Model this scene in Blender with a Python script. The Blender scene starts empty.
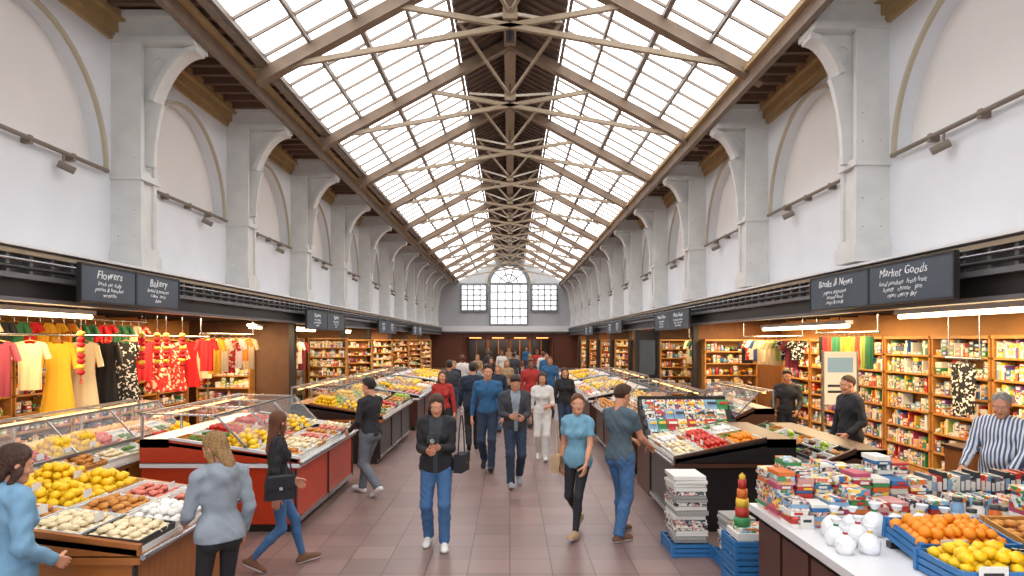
import bpy, bmesh, math, random
import numpy as np
from mathutils import Vector, Matrix
random.seed(7); RNG=np.random.RandomState(5)
sc=bpy.context.scene
try:
    sc.view_settings.view_transform='Standard'
    sc.view_settings.look='None'
except Exception as e: print(e)

# ------------------------------------------------------------ materials
def lin(h):
    h=h.lstrip('#'); o=[]
    for i in (0,2,4):
        c=int(h[i:i+2],16)/255
        o.append(c/12.92 if c<=.04045 else ((c+.055)/1.055)**2.4)
    return (*o,1)
MATS={}
def mat(name,col='#888888',rough=.6,metal=0,emit=0,bump=0,bscale=30,var=0,vscale=5,alpha=1,trans=0,stretch=None,ecol=None,spec=None):
    if name in MATS: return name
    m=bpy.data.materials.new(name); m.use_nodes=True
    nt=m.node_tree; b=nt.nodes['Principled BSDF']; L=nt.links
    c=lin(col); b.inputs['Base Color'].default_value=c
    b.inputs['Roughness'].default_value=rough; b.inputs['Metallic'].default_value=metal
    if spec is not None: b.inputs['Specular IOR Level'].default_value=spec
    if emit:
        b.inputs['Emission Color'].default_value=lin(ecol or col); b.inputs['Emission Strength'].default_value=emit
    if trans: b.inputs['Transmission Weight'].default_value=trans
    if alpha<1: b.inputs['Alpha'].default_value=alpha
    if var or bump:
        tc=nt.nodes.new('ShaderNodeTexCoord'); mp=nt.nodes.new('ShaderNodeMapping')
        L.new(tc.outputs['Object'],mp.inputs[0])
        if stretch: mp.inputs['Scale'].default_value=stretch
    if var:
        n=nt.nodes.new('ShaderNodeTexNoise'); n.inputs['Scale'].default_value=vscale; n.inputs['Detail'].default_value=4
        L.new(mp.outputs[0],n.inputs['Vector'])
        r=nt.nodes.new('ShaderNodeValToRGB')
        r.color_ramp.elements[0].position=.3; r.color_ramp.elements[1].position=.7
        r.color_ramp.elements[0].color=(*[x*(1-var) for x in c[:3]],1)
        r.color_ramp.elements[1].color=(*[min(1,x*(1+var*.6)) for x in c[:3]],1)
        L.new(n.outputs[0],r.inputs[0]); L.new(r.outputs[0],b.inputs['Base Color'])
    if bump:
        n=nt.nodes.new('ShaderNodeTexNoise'); n.inputs['Scale'].default_value=bscale; n.inputs['Detail'].default_value=3
        L.new(mp.outputs[0],n.inputs['Vector'])
        bu=nt.nodes.new('ShaderNodeBump'); bu.inputs['Strength'].default_value=bump; bu.inputs['Distance'].default_value=.02
        L.new(n.outputs[0],bu.inputs['Height']); L.new(bu.outputs[0],b.inputs['Normal'])
    MATS[name]=m; return name
def mat_print(name,cols,scale=14,rough=.45):
    m=bpy.data.materials.new(name); m.use_nodes=True; nt=m.node_tree; b=nt.nodes['Principled BSDF']; L=nt.links
    b.inputs['Roughness'].default_value=rough
    tc=nt.nodes.new('ShaderNodeTexCoord'); v=nt.nodes.new('ShaderNodeTexVoronoi'); v.inputs['Scale'].default_value=scale
    L.new(tc.outputs['Object'],v.inputs['Vector'])
    sp=nt.nodes.new('ShaderNodeSeparateColor'); L.new(v.outputs['Color'],sp.inputs[0])
    r=nt.nodes.new('ShaderNodeValToRGB'); r.color_ramp.interpolation='CONSTANT'
    L.new(sp.outputs[0],r.inputs[0]); e=r.color_ramp.elements
    while len(e)<len(cols): e.new(.5)
    for i,cc in enumerate(cols):
        e[i].position=i/len(cols); e[i].color=lin(cc)
    L.new(r.outputs[0],b.inputs['Base Color']); MATS[name]=m; return name
def mat_stripe(name,c1,c2,scale=30,axis='Z'):
    m=bpy.data.materials.new(name); m.use_nodes=True; nt=m.node_tree; b=nt.nodes['Principled BSDF']; L=nt.links
    tc=nt.nodes.new('ShaderNodeTexCoord'); w=nt.nodes.new('ShaderNodeTexWave'); w.bands_direction=axis
    w.inputs['Scale'].default_value=scale; L.new(tc.outputs['Object'],w.inputs['Vector'])
    r=nt.nodes.new('ShaderNodeValToRGB'); r.color_ramp.interpolation='CONSTANT'
    r.color_ramp.elements[0].color=lin(c1); r.color_ramp.elements[1].position=.5; r.color_ramp.elements[1].color=lin(c2)
    L.new(w.outputs[0],r.inputs[0]); L.new(r.outputs[0],b.inputs['Base Color']); b.inputs['Roughness'].default_value=.8
    MATS[name]=m; return name
def mat_floor():
    m=bpy.data.materials.new('floor_tile'); m.use_nodes=True; nt=m.node_tree; b=nt.nodes['Principled BSDF']; L=nt.links
    tc=nt.nodes.new('ShaderNodeTexCoord')
    br=nt.nodes.new('ShaderNodeTexBrick'); br.offset=0; br.inputs['Scale'].default_value=1
    br.inputs['Brick Width'].default_value=.42; br.inputs['Row Height'].default_value=.42
    br.inputs['Mortar Size'].default_value=.006; br.inputs['Mortar Smooth'].default_value=.1
    br.inputs['Color1'].default_value=lin('#8b716a'); br.inputs['Color2'].default_value=lin('#7a635d'); br.inputs['Mortar'].default_value=lin('#584a46')
    L.new(tc.outputs['Object'],br.inputs['Vector'])
    n=nt.nodes.new('ShaderNodeTexNoise'); n.inputs['Scale'].default_value=1.6; n.inputs['Detail'].default_value=6
    L.new(tc.outputs['Object'],n.inputs['Vector'])
    mx=nt.nodes.new('ShaderNodeMix'); mx.data_type='RGBA'; mx.blend_type='MULTIPLY'; mx.inputs[0].default_value=.4
    L.new(br.outputs['Color'],mx.inputs[6]); 
    r=nt.nodes.new('ShaderNodeValToRGB'); r.color_ramp.elements[0].color=(.65,.63,.63,1); r.color_ramp.elements[0].position=.3; r.color_ramp.elements[1].position=.7
    L.new(n.outputs[0],r.inputs[0]); L.new(r.outputs[0],mx.inputs[7]); L.new(mx.outputs[2],b.inputs['Base Color'])
    mr=nt.nodes.new('ShaderNodeMapRange'); mr.inputs[3].default_value=.25; mr.inputs[4].default_value=.45
    L.new(n.outputs[0],mr.inputs[0]); L.new(mr.outputs[0],b.inputs['Roughness'])
    bu=nt.nodes.new('ShaderNodeBump'); bu.inputs['Strength'].default_value=.4; bu.inputs['Distance'].default_value=.004; bu.invert=True
    L.new(br.outputs['Fac'],bu.inputs['Height']); L.new(bu.outputs[0],b.inputs['Normal'])
    MATS['floor_tile']=m
mat_floor()
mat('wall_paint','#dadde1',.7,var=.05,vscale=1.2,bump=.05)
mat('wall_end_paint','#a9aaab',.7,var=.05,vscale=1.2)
mat('wall_panel','#e6e3df',.75,var=.04,vscale=.8)
mat('iron_white','#cfcfcc',.45,var=.08,vscale=3,bump=.08)
mat('iron_beige','#776350',.5,var=.18,vscale=4)
mat('iron_light','#97866f',.5,var=.12,vscale=4)
mat('iron_bar','#75695d',.5)
mat('window_frame','#6d6e70',.5)
mat('cornice','#a98e64',.6,var=.12,vscale=3)
mat('arch_trim','#b3a892',.6)
mat('ridge_metal','#5f4c41',.55,var=.15,vscale=3)
mat('soffit_wood','#644a3a',.65,var=.2,vscale=4,stretch=(1,8,1))
mat('pane','#ffffff',.3,emit=4.2,ecol='#fdfdff')
mat('pane_end','#ffffff',.3,emit=1.0,ecol='#f4f8ff')
mat('fascia_dark','#57504b',.5,var=.1); mat('black_metal','#222121',.4); mat('grey_metal','#77777a',.35,metal=.5)
mat('steel','#b0b2b5',.25,metal=.9); mat('ledge','#d8d8d8',.5)
mat('stall_ceiling','#3f352e',.7); mat('stall_wall','#b9854c',.75,var=.15,vscale=2); mat('stall_wall_dark','#5a3d28',.7,var=.15)
mat('partition','#8a5a32',.6,var=.15,stretch=(6,6,1)); mat('wood','#c0853f',.45,var=.2,vscale=6,stretch=(1,1,6)); mat('wood_dark','#4a2c1d',.4,var=.2,vscale=5,stretch=(1,6,1))
mat('wood_orange','#a0602c',.4,var=.2,vscale=5,stretch=(1,6,1))
mat('red_panel','#b83a1c',.3,var=.08); mat('brown_panel','#4e2b20',.35,var=.15,stretch=(1,1,5)); mat('white_top','#d9d9da',.3); mat('black_panel','#201e1f',.3)
mat('tube_light','#fff3dc',.4,emit=12,ecol='#ffdfa8'); mat('chalk','#47515b',.6,var=.14,vscale=3); mat('chalk_text','#e8ebee',.7)
mat('end_wood','#6e3c26',.5,var=.2,stretch=(4,4,1)); mat('warm_glow','#ffcf8a',.5,emit=4,ecol='#ffb768'); mat('shop_glass','#2c2826',.1)
mat('glass','#f4fbfa',.03,trans=0,alpha=.14,spec=.8); mat('blue_plastic','#2f6fa8',.4); mat('paper','#dedbd4',.7); mat('paper_grey','#9b9a96',.75,bump=.2,bscale=90)
mat('tray_white','#deded9',.35); mat('tray_black','#2a2a2c',.35); mat('orange','#ef8f14',.45,bump=.15,bscale=140,var=.08,vscale=9)
mat('lemon','#f2c414',.4,bump=.1,bscale=120); mat('tomato','#c62a18',.25,var=.1); mat('leaf','#57862c',.55,var=.35,vscale=30); mat('dkleaf','#2f5f2a',.55,var=.3,vscale=30)
mat('pastry','#cf8b3c',.55,var=.25,vscale=18,bump=.2); mat('cream','#ecd9b0',.5,var=.06); mat('pinkfood','#dd7d68',.4,var=.2,vscale=20); mat('choc','#5a2f1c',.4); mat('white_food','#eeebe4',.5); mat('purple','#71406b',.45)
mat('apple','#9cb53b',.3,var=.15); mat('bag_plastic','#eceef0',.25,bump=.5,bscale=30)
PAL=[mat('pk_%d'%i,c,.5) for i,c in enumerate(['#b8342a','#2d6ea3','#e3b93a','#3a8a52','#dedacb','#d46f2a','#7a4a86','#303236','#84a9c8','#d49c96','#e8e5dd','#a3b65a','#5d6a74','#b44a68'])]
PRT=[mat_print('print_0',['#e8e4da','#c0392b','#2d6ea3','#e8e4da','#e9c544'],26),mat_print('print_1',['#3f8f5a','#e8e4da','#8fb8d0','#d97a34'],32),
     mat_print('print_2',['#e8e2d4','#303236','#d9a6a0','#e8e2d4','#5d6a74'],40),mat_print('print_3',['#e36f5a','#f6d36b','#e8e5dd','#4b8fb5'],30)]
mat_print('fab_red',['#b71f22','#d8332c','#e8c09a','#a01a1e'],26,.8); mat_print('fab_bw',['#1b1b1e','#d9d4ca','#1b1b1e','#1b1b1e'],34,.8)
FAB=['fab_red','fab_bw']+[mat('fab_%d'%i,c,.85,bump=.15,bscale=60) for i,c in enumerate(['#e3ab2a','#e6d5ac','#c03c28','#2f6a45','#d98a32','#35507d','#e3ded2','#7c2a3a','#1c1c20','#8d9a4a','#c7b08a','#c81f24'])]

# ------------------------------------------------------------ mesh builder
bm=bmesh.new(); bmesh.ops.create_icosphere(bm,subdivisions=2,radius=1); bm.verts.ensure_lookup_table()
ICO2=(np.array([v.co[:] for v in bm.verts]),np.array([[v.index for v in f.verts] for f in bm.faces])); bm.free()
bm=bmesh.new(); bmesh.ops.create_icosphere(bm,subdivisions=1,radius=1); bm.verts.ensure_lookup_table()
ICO1=(np.array([v.co[:] for v in bm.verts]),np.array([[v.index for v in f.verts] for f in bm.faces])); bm.free()
CUBE_V=np.array([[x,y,z] for x in(-.5,.5) for y in(-.5,.5) for z in(-.5,.5)])
CUBE_F=np.array([[0,1,3,2],[4,6,7,5],[0,4,5,1],[2,3,7,6],[0,2,6,4],[1,5,7,3]])
def Rz(a):
    c,s=math.cos(a),math.sin(a); return np.array([[c,-s,0],[s,c,0],[0,0,1]])
def Rx(a):
    c,s=math.cos(a),math.sin(a); return np.array([[1,0,0],[0,c,-s],[0,s,c]])
class MB:
    def __init__(s): s.V=[];s.F=[];s.M=[];s.S=[];s.n=0;s.slots=[]
    def slot(s,m):
        if m not in s.slots: s.slots.append(m)
        return s.slots.index(m)
    def add(s,V,F,m,smooth=False):
        V=np.asarray(V,float);F=np.asarray(F,int)
        if len(F)==0: return
        s.V.append(V);s.F.append(F+s.n);s.n+=len(V)
        s.M.append(np.full(len(F),s.slot(m)) if isinstance(m,str) else np.asarray(m)); s.S.append(np.full(len(F),smooth))
    def box(s,c,d,m,R=None):
        V=CUBE_V*np.array(d)
        if R is not None: V=V@np.array(R).T
        s.add(V+np.array(c),CUBE_F,m)
    def bx(s,a,b,m):
        a=np.array(a,float);b=np.array(b,float); s.box((a+b)/2,np.abs(b-a),m)
    def beam(s,p,q,w,h,m):
        p=np.array(p,float);q=np.array(q,float);d=q-p;L=np.linalg.norm(d);d/=L
        up=np.array([0,0,1.]) if abs(d[2])<.95 else np.array([0,1.,0])
        x=np.cross(d,up);x/=np.linalg.norm(x);z=np.cross(x,d)
        R=np.stack([x,d,z],1); s.box((p+q)/2,(w,L,h),m,R)
    def cyl(s,p,q,r,m,r1=None,n=10,smooth=True,cap=True):
        p=np.array(p,float);q=np.array(q,float);r1=r if r1 is None else r1
        d=q-p;d/=np.linalg.norm(d);up=np.array([0,0,1.]) if abs(d[2])<.9 else np.array([1.,0,0])
        x=np.cross(d,up);x/=np.linalg.norm(x);y=np.cross(d,x)
        t=np.arange(n)*2*math.pi/n;c=np.cos(t)[:,None]*x+np.sin(t)[:,None]*y
        V=np.vstack([p+c*r,q+c*r1]);i=np.arange(n);j=(i+1)%n
        s.add(V,np.stack([i,j,j+n,i+n],1),m,smooth)
        if cap:
            s.add(p+c*r,[list(range(n))[::-1]],m); s.add(q+c*r1,[list(range(n))],m)
    def tube(s,pts,r,m,n=8):
        for a,b in zip(pts[:-1],pts[1:]): s.cyl(a,b,r,m,n=n)
    def lathe(s,c,prof,m,n=16,wob=0):
        t=np.arange(n)*2*math.pi/n; V=np.vstack([np.stack([np.cos(t)*r*(1+wob*np.sin(t*5+z*40)),np.sin(t)*r*(1+wob*np.cos(t*4+z*55)),np.full(n,z)],1) for r,z in prof])+np.array(c)
        F=[]
        for k in range(len(prof)-1):
            for i in range(n):
                j=(i+1)%n; F.append([k*n+i,k*n+j,(k+1)*n+j,(k+1)*n+i])
        s.add(V,F,m,True)
    def ball(s,c,r,m,R=None,hi=False):
        T=ICO2 if hi else ICO1
        V=T[0]*np.array(r)
        if R is not None: V=V@R.T
        s.add(V+np.array(c),T[1],m,True)
    def poly(s,pts,m): s.add(pts,[list(range(len(pts)))],m)
    def prism(s,pts,off,m):
        P=np.array(pts,float);n=len(P);Q=P+np.array(off)
        s.add(P,[list(range(n))[::-1]],m);s.add(Q,[list(range(n))],m)
        i=np.arange(n);j=(i+1)%n
        s.add(np.vstack([P,Q]),np.stack([i,j,j+n,i+n],1),m)
    def mesh(s,name):
        me=bpy.data.meshes.new(name); V=np.vstack(s.V)
        loops=np.concatenate([f.ravel() for f in s.F]); sizes=np.concatenate([np.full(len(f),f.shape[1]) for f in s.F])
        starts=np.concatenate([[0],np.cumsum(sizes)[:-1]])
        me.vertices.add(len(V)); me.vertices.foreach_set('co',V.ravel())
        me.loops.add(len(loops)); me.loops.foreach_set('vertex_index',loops.astype(np.int32))
        me.polygons.add(len(sizes)); me.polygons.foreach_set('loop_start',starts.astype(np.int32)); me.polygons.foreach_set('loop_total',sizes.astype(np.int32))
        me.polygons.foreach_set('material_index',np.concatenate(s.M).astype(np.int32)); me.polygons.foreach_set('use_smooth',np.concatenate(s.S))
        for m in s.slots: me.materials.append(MATS[m])
        me.update(calc_edges=True); me.validate(); return me
    def obj(s,name,loc=(0,0,0),rz=0,parent=None):
        return place(s.mesh(name),name,loc,rz,parent)
def place(me,name,loc=(0,0,0),rz=0,parent=None):
    o=bpy.data.objects.new(name,me); o.location=loc; o.rotation_euler=(0,0,rz); sc.collection.objects.link(o)
    if parent: o.parent=parent
    return o

# ------------------------------------------------------------ SDF + surface nets
class SDF:
    def __init__(s,lo,hi,h):
        s.lo=np.array(lo,float);s.h=h; n=np.ceil((np.array(hi)-s.lo)/h).astype(int)+1
        s.ax=[s.lo[i]+np.arange(n[i])*h for i in range(3)]; s.f=np.full(n,.5,np.float32)
    def sl(s,lo,hi):
        r=[]
        for i in range(3):
            a=max(0,int((lo[i]-s.lo[i])/s.h)-1); b=min(len(s.ax[i]),int((hi[i]-s.lo[i])/s.h)+2)
            if b<=a: return None
            r.append(slice(a,b))
        return tuple(r)
    def pts(s,sl): return np.meshgrid(*[s.ax[i][sl[i]] for i in range(3)],indexing='ij',sparse=True)
    def comb(s,sl,d,k,sub):
        g=s.f[sl]
        if sub: d=-d; hh=np.maximum(k-np.abs(g-d),0)/k; s.f[sl]=np.maximum(g,d)+hh*hh*k*.25
        else: hh=np.maximum(k-np.abs(g-d),0)/k; s.f[sl]=np.minimum(g,d)-hh*hh*k*.25
    def seg(s,a,b,ra,rb,k=.02,flat=1,fe=False,sub=False):
        a=np.array(a,float);b=np.array(b,float);R=max(ra,rb)+k+.02
        sl=s.sl(np.minimum(a,b)-R,np.maximum(a,b)+R)
        if sl is None: return
        X,Y,Z=s.pts(sl); ba=b-a; B=np.array([ba[0],ba[1]/flat,ba[2]])
        px,py,pz=X-a[0],(Y-a[1])/flat,Z-a[2]
        t=np.clip((px*B[0]+py*B[1]+pz*B[2])/max(1e-9,B@B),0,1)
        d=np.sqrt((px-t*B[0])**2+(py-t*B[1])**2+(pz-t*B[2])**2)-(ra+(rb-ra)*t)
        if fe:
            u=ba/np.linalg.norm(ba); d=np.maximum(d,(X-b[0])*u[0]+(Y-b[1])*u[1]+(Z-b[2])*u[2])
        s.comb(sl,d,k,sub)
    def ell(s,c,r,k=.02,sub=False):
        c=np.array(c,float);r=np.array(r,float)
        sl=s.sl(c-r-k-.02,c+r+k+.02)
        if sl is None: return
        X,Y,Z=s.pts(sl)
        d=(np.sqrt(((X-c[0])/r[0])**2+((Y-c[1])/r[1])**2+((Z-c[2])/r[2])**2)-1)*r.min()
        s.comb(sl,d,k,sub)
    def mesh(s):
        f=s.f; f[0]=f[-1]=.5; f[:,0]=f[:,-1]=.5; f[:,:,0]=f[:,:,-1]=.5
        ins=f<0; nx,ny,nz=f.shape
        c=np.zeros((nx-1,ny-1,nz-1),np.int8)
        for i in(0,1):
            for j in(0,1):
                for k in(0,1): c+=ins[i:nx-1+i,j:ny-1+j,k:nz-1+k]
        act=(c>0)&(c<8); A=np.argwhere(act)
        if len(A)==0: return np.zeros((0,3)),np.zeros((0,4),int)
        idx=np.full(act.shape,-1); idx[act]=np.arange(len(A))
        acc=np.zeros((len(A),3));cnt=np.zeros(len(A))
        cor=[(i,j,k) for i in(0,1) for j in(0,1) for k in(0,1)]
        fv={q:f[A[:,0]+q[0],A[:,1]+q[1],A[:,2]+q[2]] for q in cor}
        for q in cor:
            for ax in range(3):
                if q[ax]==0:
                    w=list(q);w[ax]=1;w=tuple(w); fa,fb=fv[q],fv[w]; m=(fa<0)!=(fb<0)
                    den=np.where(m,fa-fb,1); t=np.where(m,fa/den,0)
                    p=np.tile(np.array(q,float),(len(A),1)); p[:,ax]+=t
                    acc+=p*m[:,None];cnt+=m
        V=s.lo+(A+acc/cnt[:,None])*s.h
        F=[]
        for ax in range(3):
            a=[slice(None)]*3;b=[slice(None)]*3;a[ax]=slice(0,-1);b[ax]=slice(1,None)
            ia,ib=ins[tuple(a)],ins[tuple(b)]
            E=np.argwhere(ia!=ib); o1,o2=[(1,2),(2,0),(0,1)][ax]
            E=E[(E[:,o1]>0)&(E[:,o2]>0)]
            fl=ia[E[:,0],E[:,1],E[:,2]]
            def g(d1,d2):
                P=E.copy();P[:,o1]-=d1;P[:,o2]-=d2;return idx[P[:,0],P[:,1],P[:,2]]
            q=np.stack([g(1,1),g(0,1),g(0,0),g(1,0)],1)
            q=np.where(fl[:,None],q,q[:,::-1]); F.append(q)
        return V,np.vstack(F)

def ik(root,target,l1,l2,hint):
    root=np.array(root,float);t=np.array(target,float);d=t-root;D=np.linalg.norm(d);u=d/max(D,1e-6)
    Dm=min(D,(l1+l2)*.995);t=root+u*Dm
    a=(l1*l1-l2*l2+Dm*Dm)/(2*Dm);h=math.sqrt(max(0,l1*l1-a*a))
    hint=np.array(hint,float);n=hint-u*(hint@u);n/=np.linalg.norm(n)
    return root+u*a+n*h,t

SKIN=[mat('skin_a','#c98e6e',.5,bump=.03),mat('skin_b','#b27855',.5),mat('skin_c','#7d5038',.5)]
mat('eye_white','#d8d4d0',.2);mat('iris','#3a2a20',.2);mat('lips','#a3544c',.45)
def hairmat(n,c): return mat('hair_'+n,c,.5,bump=.9,bscale=40,stretch=(6,6,.6),var=.45,vscale=14)
HB=hairmat('brown','#4a2f1f');HD=hairmat('dark','#2a201b');HL=hairmat('blond','#a57f50');HA=hairmat('auburn','#6d3f26');HG=hairmat('grey','#a09b95')
def cloth(n,c,r=.85): return mat('cloth_'+n,c,r,bump=.35,bscale=14,var=.12,vscale=8)

def person(name,x,y,heading,H=1.72,female=False,top=None,bottom=None,shoe='cloth_black',skin='skin_a',hair=HB,style='short',
           feet=((-.1,0,0),(.1,.02,0)),hands=None,sleeve='long',hem=.90,tight=False,hood=False,lean=0,look=(0,0),vox=.012,curl=.35,
           pelvis=None,palm=None,belly=0,bulk=0.,z0=0,collar=None,inner=None):
    s=H/1.75; mb=MB(); L=math.radians(lean)
    sh=.165 if female else .19; hw=.088
    l1,l2=.44,.425
    ank=[np.array([f[0],f[1],.085+f[2]]) for f in feet]
    cy=(ank[0][1]+ank[1][1])/2 if pelvis is None else pelvis[0]
    hz=.925
    for i,a in enumerate(ank):
        dx=(-hw if i==0 else hw)-a[0];dy=cy-a[1];hz=min(hz,a[2]+math.sqrt(max(.01,(.858)**2-dx*dx-dy*dy)))
    if pelvis is not None: hz=pelvis[1]
    off=np.array([0,cy,hz-.925])
    hips=[np.array([sx*hw,0,.925])+off for sx in(-1,1)]
    knees=[]
    for i in(0,1):
        toe=feet[i][3] if len(feet[i])>3 else 0
        k,e=ik(hips[i],ank[i],l1,l2,(math.sin(-toe)*.5+(-.05 if i==0 else .05),1,0)); knees.append(k); ank[i]=e
    pv=np.array([0,0,.96])+off
    def T(p):
        p=np.array(p,float)+off; d=p-pv
        return pv+Rx(-L)@d
    # trousers
    g=SDF((-.42,-.75+cy,0),(.42,.75+cy,1.12),vox)
    tk=-.008 if tight else .008
    g.seg(hips[0]+[.02,-.005,.03],hips[1]+[-.02,-.005,.03],.112+tk+belly*.3,.112+tk+belly*.3,.04,.92)
    g.seg(pv+[0,0,-.02],T([0,.0,1.05]),.118+belly,.105+belly,.04,.8)
    g.seg(hips[0]+[.015,-.045,-.0],hips[0]+[.015,-.045,-.03],.085,.085,.04); g.seg(hips[1]+[-.015,-.045,0],hips[1]+[-.015,-.045,-.03],.085,.085,.04)
    for i in(0,1):
        k,a,hp=knees[i],ank[i],hips[i]
        g.seg(hp+[0,0,-.02],k,.09+tk,.062+tk,.03)
        m=k+(a-k)*.35+np.array([0,-.012,0]); d=(a-k)/np.linalg.norm(a-k)
        if tight: g.seg(k,m,.054,.052,.03); g.seg(m,a+d*-.01,.052,.036,.02,fe=True)
        else: g.seg(k,m,.069,.068,.03); g.seg(m,a+d*.015,.068,.062,.02,fe=True)
    X,Y,Z=np.meshgrid(*g.ax,indexing='ij',sparse=True)
    if not tight: g.f+=.0035*np.sin(Z*70+8*np.sin(X*14+Y*9))*np.sin(X*30+Y*25+Z*11)
    V,F=g.mesh(); mb.add(V,F,bottom,True)
    # torso
    wv=.02 if female else 0; b=bulk+.008
    g=SDF((-.62,-.65+cy,hz-.14),(.62,.8+cy,1.62),vox)
    ch=.098 if female else .113
    g.seg(T([-.085+wv,0,1.31]),T([.085-wv,0,1.31]),ch+b,ch+b,.04,.86)
    g.seg(T([0,0,1.05]),T([0,-.01,1.36]),(.112 if female else .13)+b+belly,.125+b,.05,.78)
    if belly: g.ell(T([0,.07,1.10]),(.15,.12,.15),.06)
    g.seg(T([-sh+.03,-.01,1.42]),T([sh-.03,-.01,1.42]),.048+b,.048+b,.04)
    g.seg(T([0,-.02,1.48]),T([-.12,-.015,1.435]),.040+b*.5,.043+b,.03); g.seg(T([0,-.02,1.48]),T([.12,-.015,1.435]),.040+b*.5,.043+b,.03)
    if female: g.ell(T([-.065,.085,1.27]),(.062,.055,.06),.04); g.ell(T([.065,.085,1.27]),(.062,.055,.06),.04)
    if hem<1.0:
        g.seg(hips[0]+[.03,-.01,.06],hips[1]+[-.03,-.01,.06],.114+b+belly*.4,.114+b+belly*.4,.05,.92)
        g.seg(hips[0]+[.03,-.02,-.02],hips[1]+[-.03,-.02,-.02],.116+b,.116+b,.05,.92)
    if hood:
        g.seg(T([-.07,-.07,1.47]),T([.07,-.07,1.47]),.045,.045,.03); g.ell(T([0,-.1,1.42]),(.1,.05,.08),.03)
    if collar:
        for t in range(8):
            a0=t*math.pi/4;a1=(t+1)*math.pi/4
            g.seg(T([.062*math.cos(a0),-.018+.062*math.sin(a0),1.50-.015*math.sin(a0)]),T([.062*math.cos(a1),-.018+.062*math.sin(a1),1.50-.015*math.sin(a1)]),.018,.018,.012)
    if hands is None: hands=((-.27,.06,.80),(.27,.04,.80))
    elb=[];wr=[];shd=[]
    for i,sx in((0,-1),(1,1)):
        S=T([sx*(sh),-.01,1.41]); tgt=np.array(hands[i],float)*1.0+np.array([0,cy,off[2]])
        e,w=ik(S,tgt,.285,.255,(sx*.4,-.8,-.55)); elb.append(e);wr.append(w);shd.append(S)
        if sleeve=='long':
            g.seg(S,e,.054+b*.6,.043+b*.5,.022); g.seg(e,w,.044+b*.5,.032+b*.3,.018,fe=True)
        elif sleeve=='short': g.seg(S,S+(e-S)*.62,.055+b*.5,.050+b*.5,.022,fe=True)
        elif sleeve=='mid': g.seg(S,e,.054+b*.6,.044+b*.5,.022); g.seg(e,e+(w-e)*.45,.044+b*.5,.042,.018,fe=True)
    X,Y,Z=np.meshgrid(*g.ax,indexing='ij',sparse=True)
    g.f+=.0045*np.sin(Z*48+6*np.sin(X*11+Y*7)+x*3)*np.sin(X*22+Y*19+Z*7)
    g.f=np.maximum(g.f,(hz-.925)+hem-Z).astype(np.float32)
    V,F=g.mesh()
    if inner:
        C=V[F].mean(1); w_=.028+.05*np.clip((C[:,2]-(hz-.925)-1.05)/.4,0,1)
        ms=np.where((np.abs(C[:,0])<w_)&(C[:,1]>cy+.03)&(C[:,1]<cy+.2),mb.slot(inner),mb.slot(top))
        mb.add(V,F,ms,True)
    else: mb.add(V,F,top,True)
    # neck + bare arms
    hv=max(vox*.7,.007)
    g=SDF((-.62,-.4+cy,.75+min(0,off[2])),(.62,.65+cy,1.66),hv)
    nr=.046 if female else .056
    hc=T([0,.012,1.75-.118])
    g.seg(T([0,-.02,1.44]),hc+[0,-.015,-.05],nr+.008,nr,.02)
    g.seg(T([-.08,-.01,1.42]),T([.08,-.01,1.42]),.046,.046,.03)
    if sleeve!='long':
        for i in(0,1): g.seg(shd[i]+(elb[i]-shd[i])*.2,elb[i],.044,.037,.015); g.ell(elb[i],(.038,.038,.038),.01)
    V,F=g.mesh(); mb.add(V,F,skin,True)
    # head (local)
    hs=vox*.45 if vox<.014 else .009
    g=SDF((-.11,-.14,-.15),(.11,.14,.14),hs)
    g.ell((0,-.014,.03),(.074,.096,.088),.02); g.ell((0,.022,-.032),(.058,.066,.084),.03)
    g.ell((0,.058,-.098),(.024,.024,.018),.035); g.seg((-.048,.0,-.075),(0,.055,-.1),.018,.018,.03); g.seg((.048,.0,-.075),(0,.055,-.1),.018,.018,.03)
    g.seg((-.034,.072,.02),(.034,.072,.02),.013,.013,.02)
    g.ell((-.031,.094,.0),(.017,.014,.012),.012,True); g.ell((.031,.094,.0),(.017,.014,.012),.012,True)
    g.ell((-.04,.058,-.035),(.022,.022,.02),.02); g.ell((.04,.058,-.035),(.022,.022,.02),.02)
    g.seg((0,.085,.005),(0,.104,-.034),.008,.0125,.012); g.seg((-.011,.092,-.038),(.011,.092,-.038),.009,.009,.008)
    g.seg((-.02,.08,-.064),(.02,.08,-.064),.009,.009,.01)
    g.ell((-.076,-.008,-.008),(.009,.019,.03),.008); g.ell((.076,-.008,-.008),(.009,.019,.03),.008)
    HV,HF=g.mesh()
    yaw,pit=math.radians(look[0]),math.radians(look[1]); RH=Rz(yaw)@Rx(-pit-L*.3); pivot=np.array([0,-.02,-.09])
    def TH(V): return (np.asarray(V)-pivot)@RH.T+pivot+hc
    mb.add(TH(HV),HF,skin,True)
    sub=MB()
    for sx in(-1,1):
        sub.ball((sx*.031,.0765,.001),(.0125,.0115,.0095),'eye_white',hi=True); sub.ball((sx*.031,.0845,.001),(.0055,.005,.0058),'iris')
        for q in range(4):
            xa=sx*(.014+.01*q); xb=sx*(.024+.01*q); za=.021+.004*math.sin(q/3*2.6); zb=.021+.004*math.sin((q+1)/3*2.6)-(.003 if q==3 else 0)
            sub.cyl((xa,.087-.003*q,za),(xb,.084-.004*q,zb),.0035,hair,n=6)
    sub.ball((0,.0865,-.0605),(.023,.006,.0045),'lips',hi=True); sub.ball((0,.086,-.0675),(.020,.007,.0055),'lips',hi=True)
    o=0
    for Vc,Fc,Mc in zip(sub.V,sub.F,sub.M):
        mb.add(TH(Vc),Fc-o,sub.slots[Mc[0]],True); o+=len(Vc)
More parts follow.
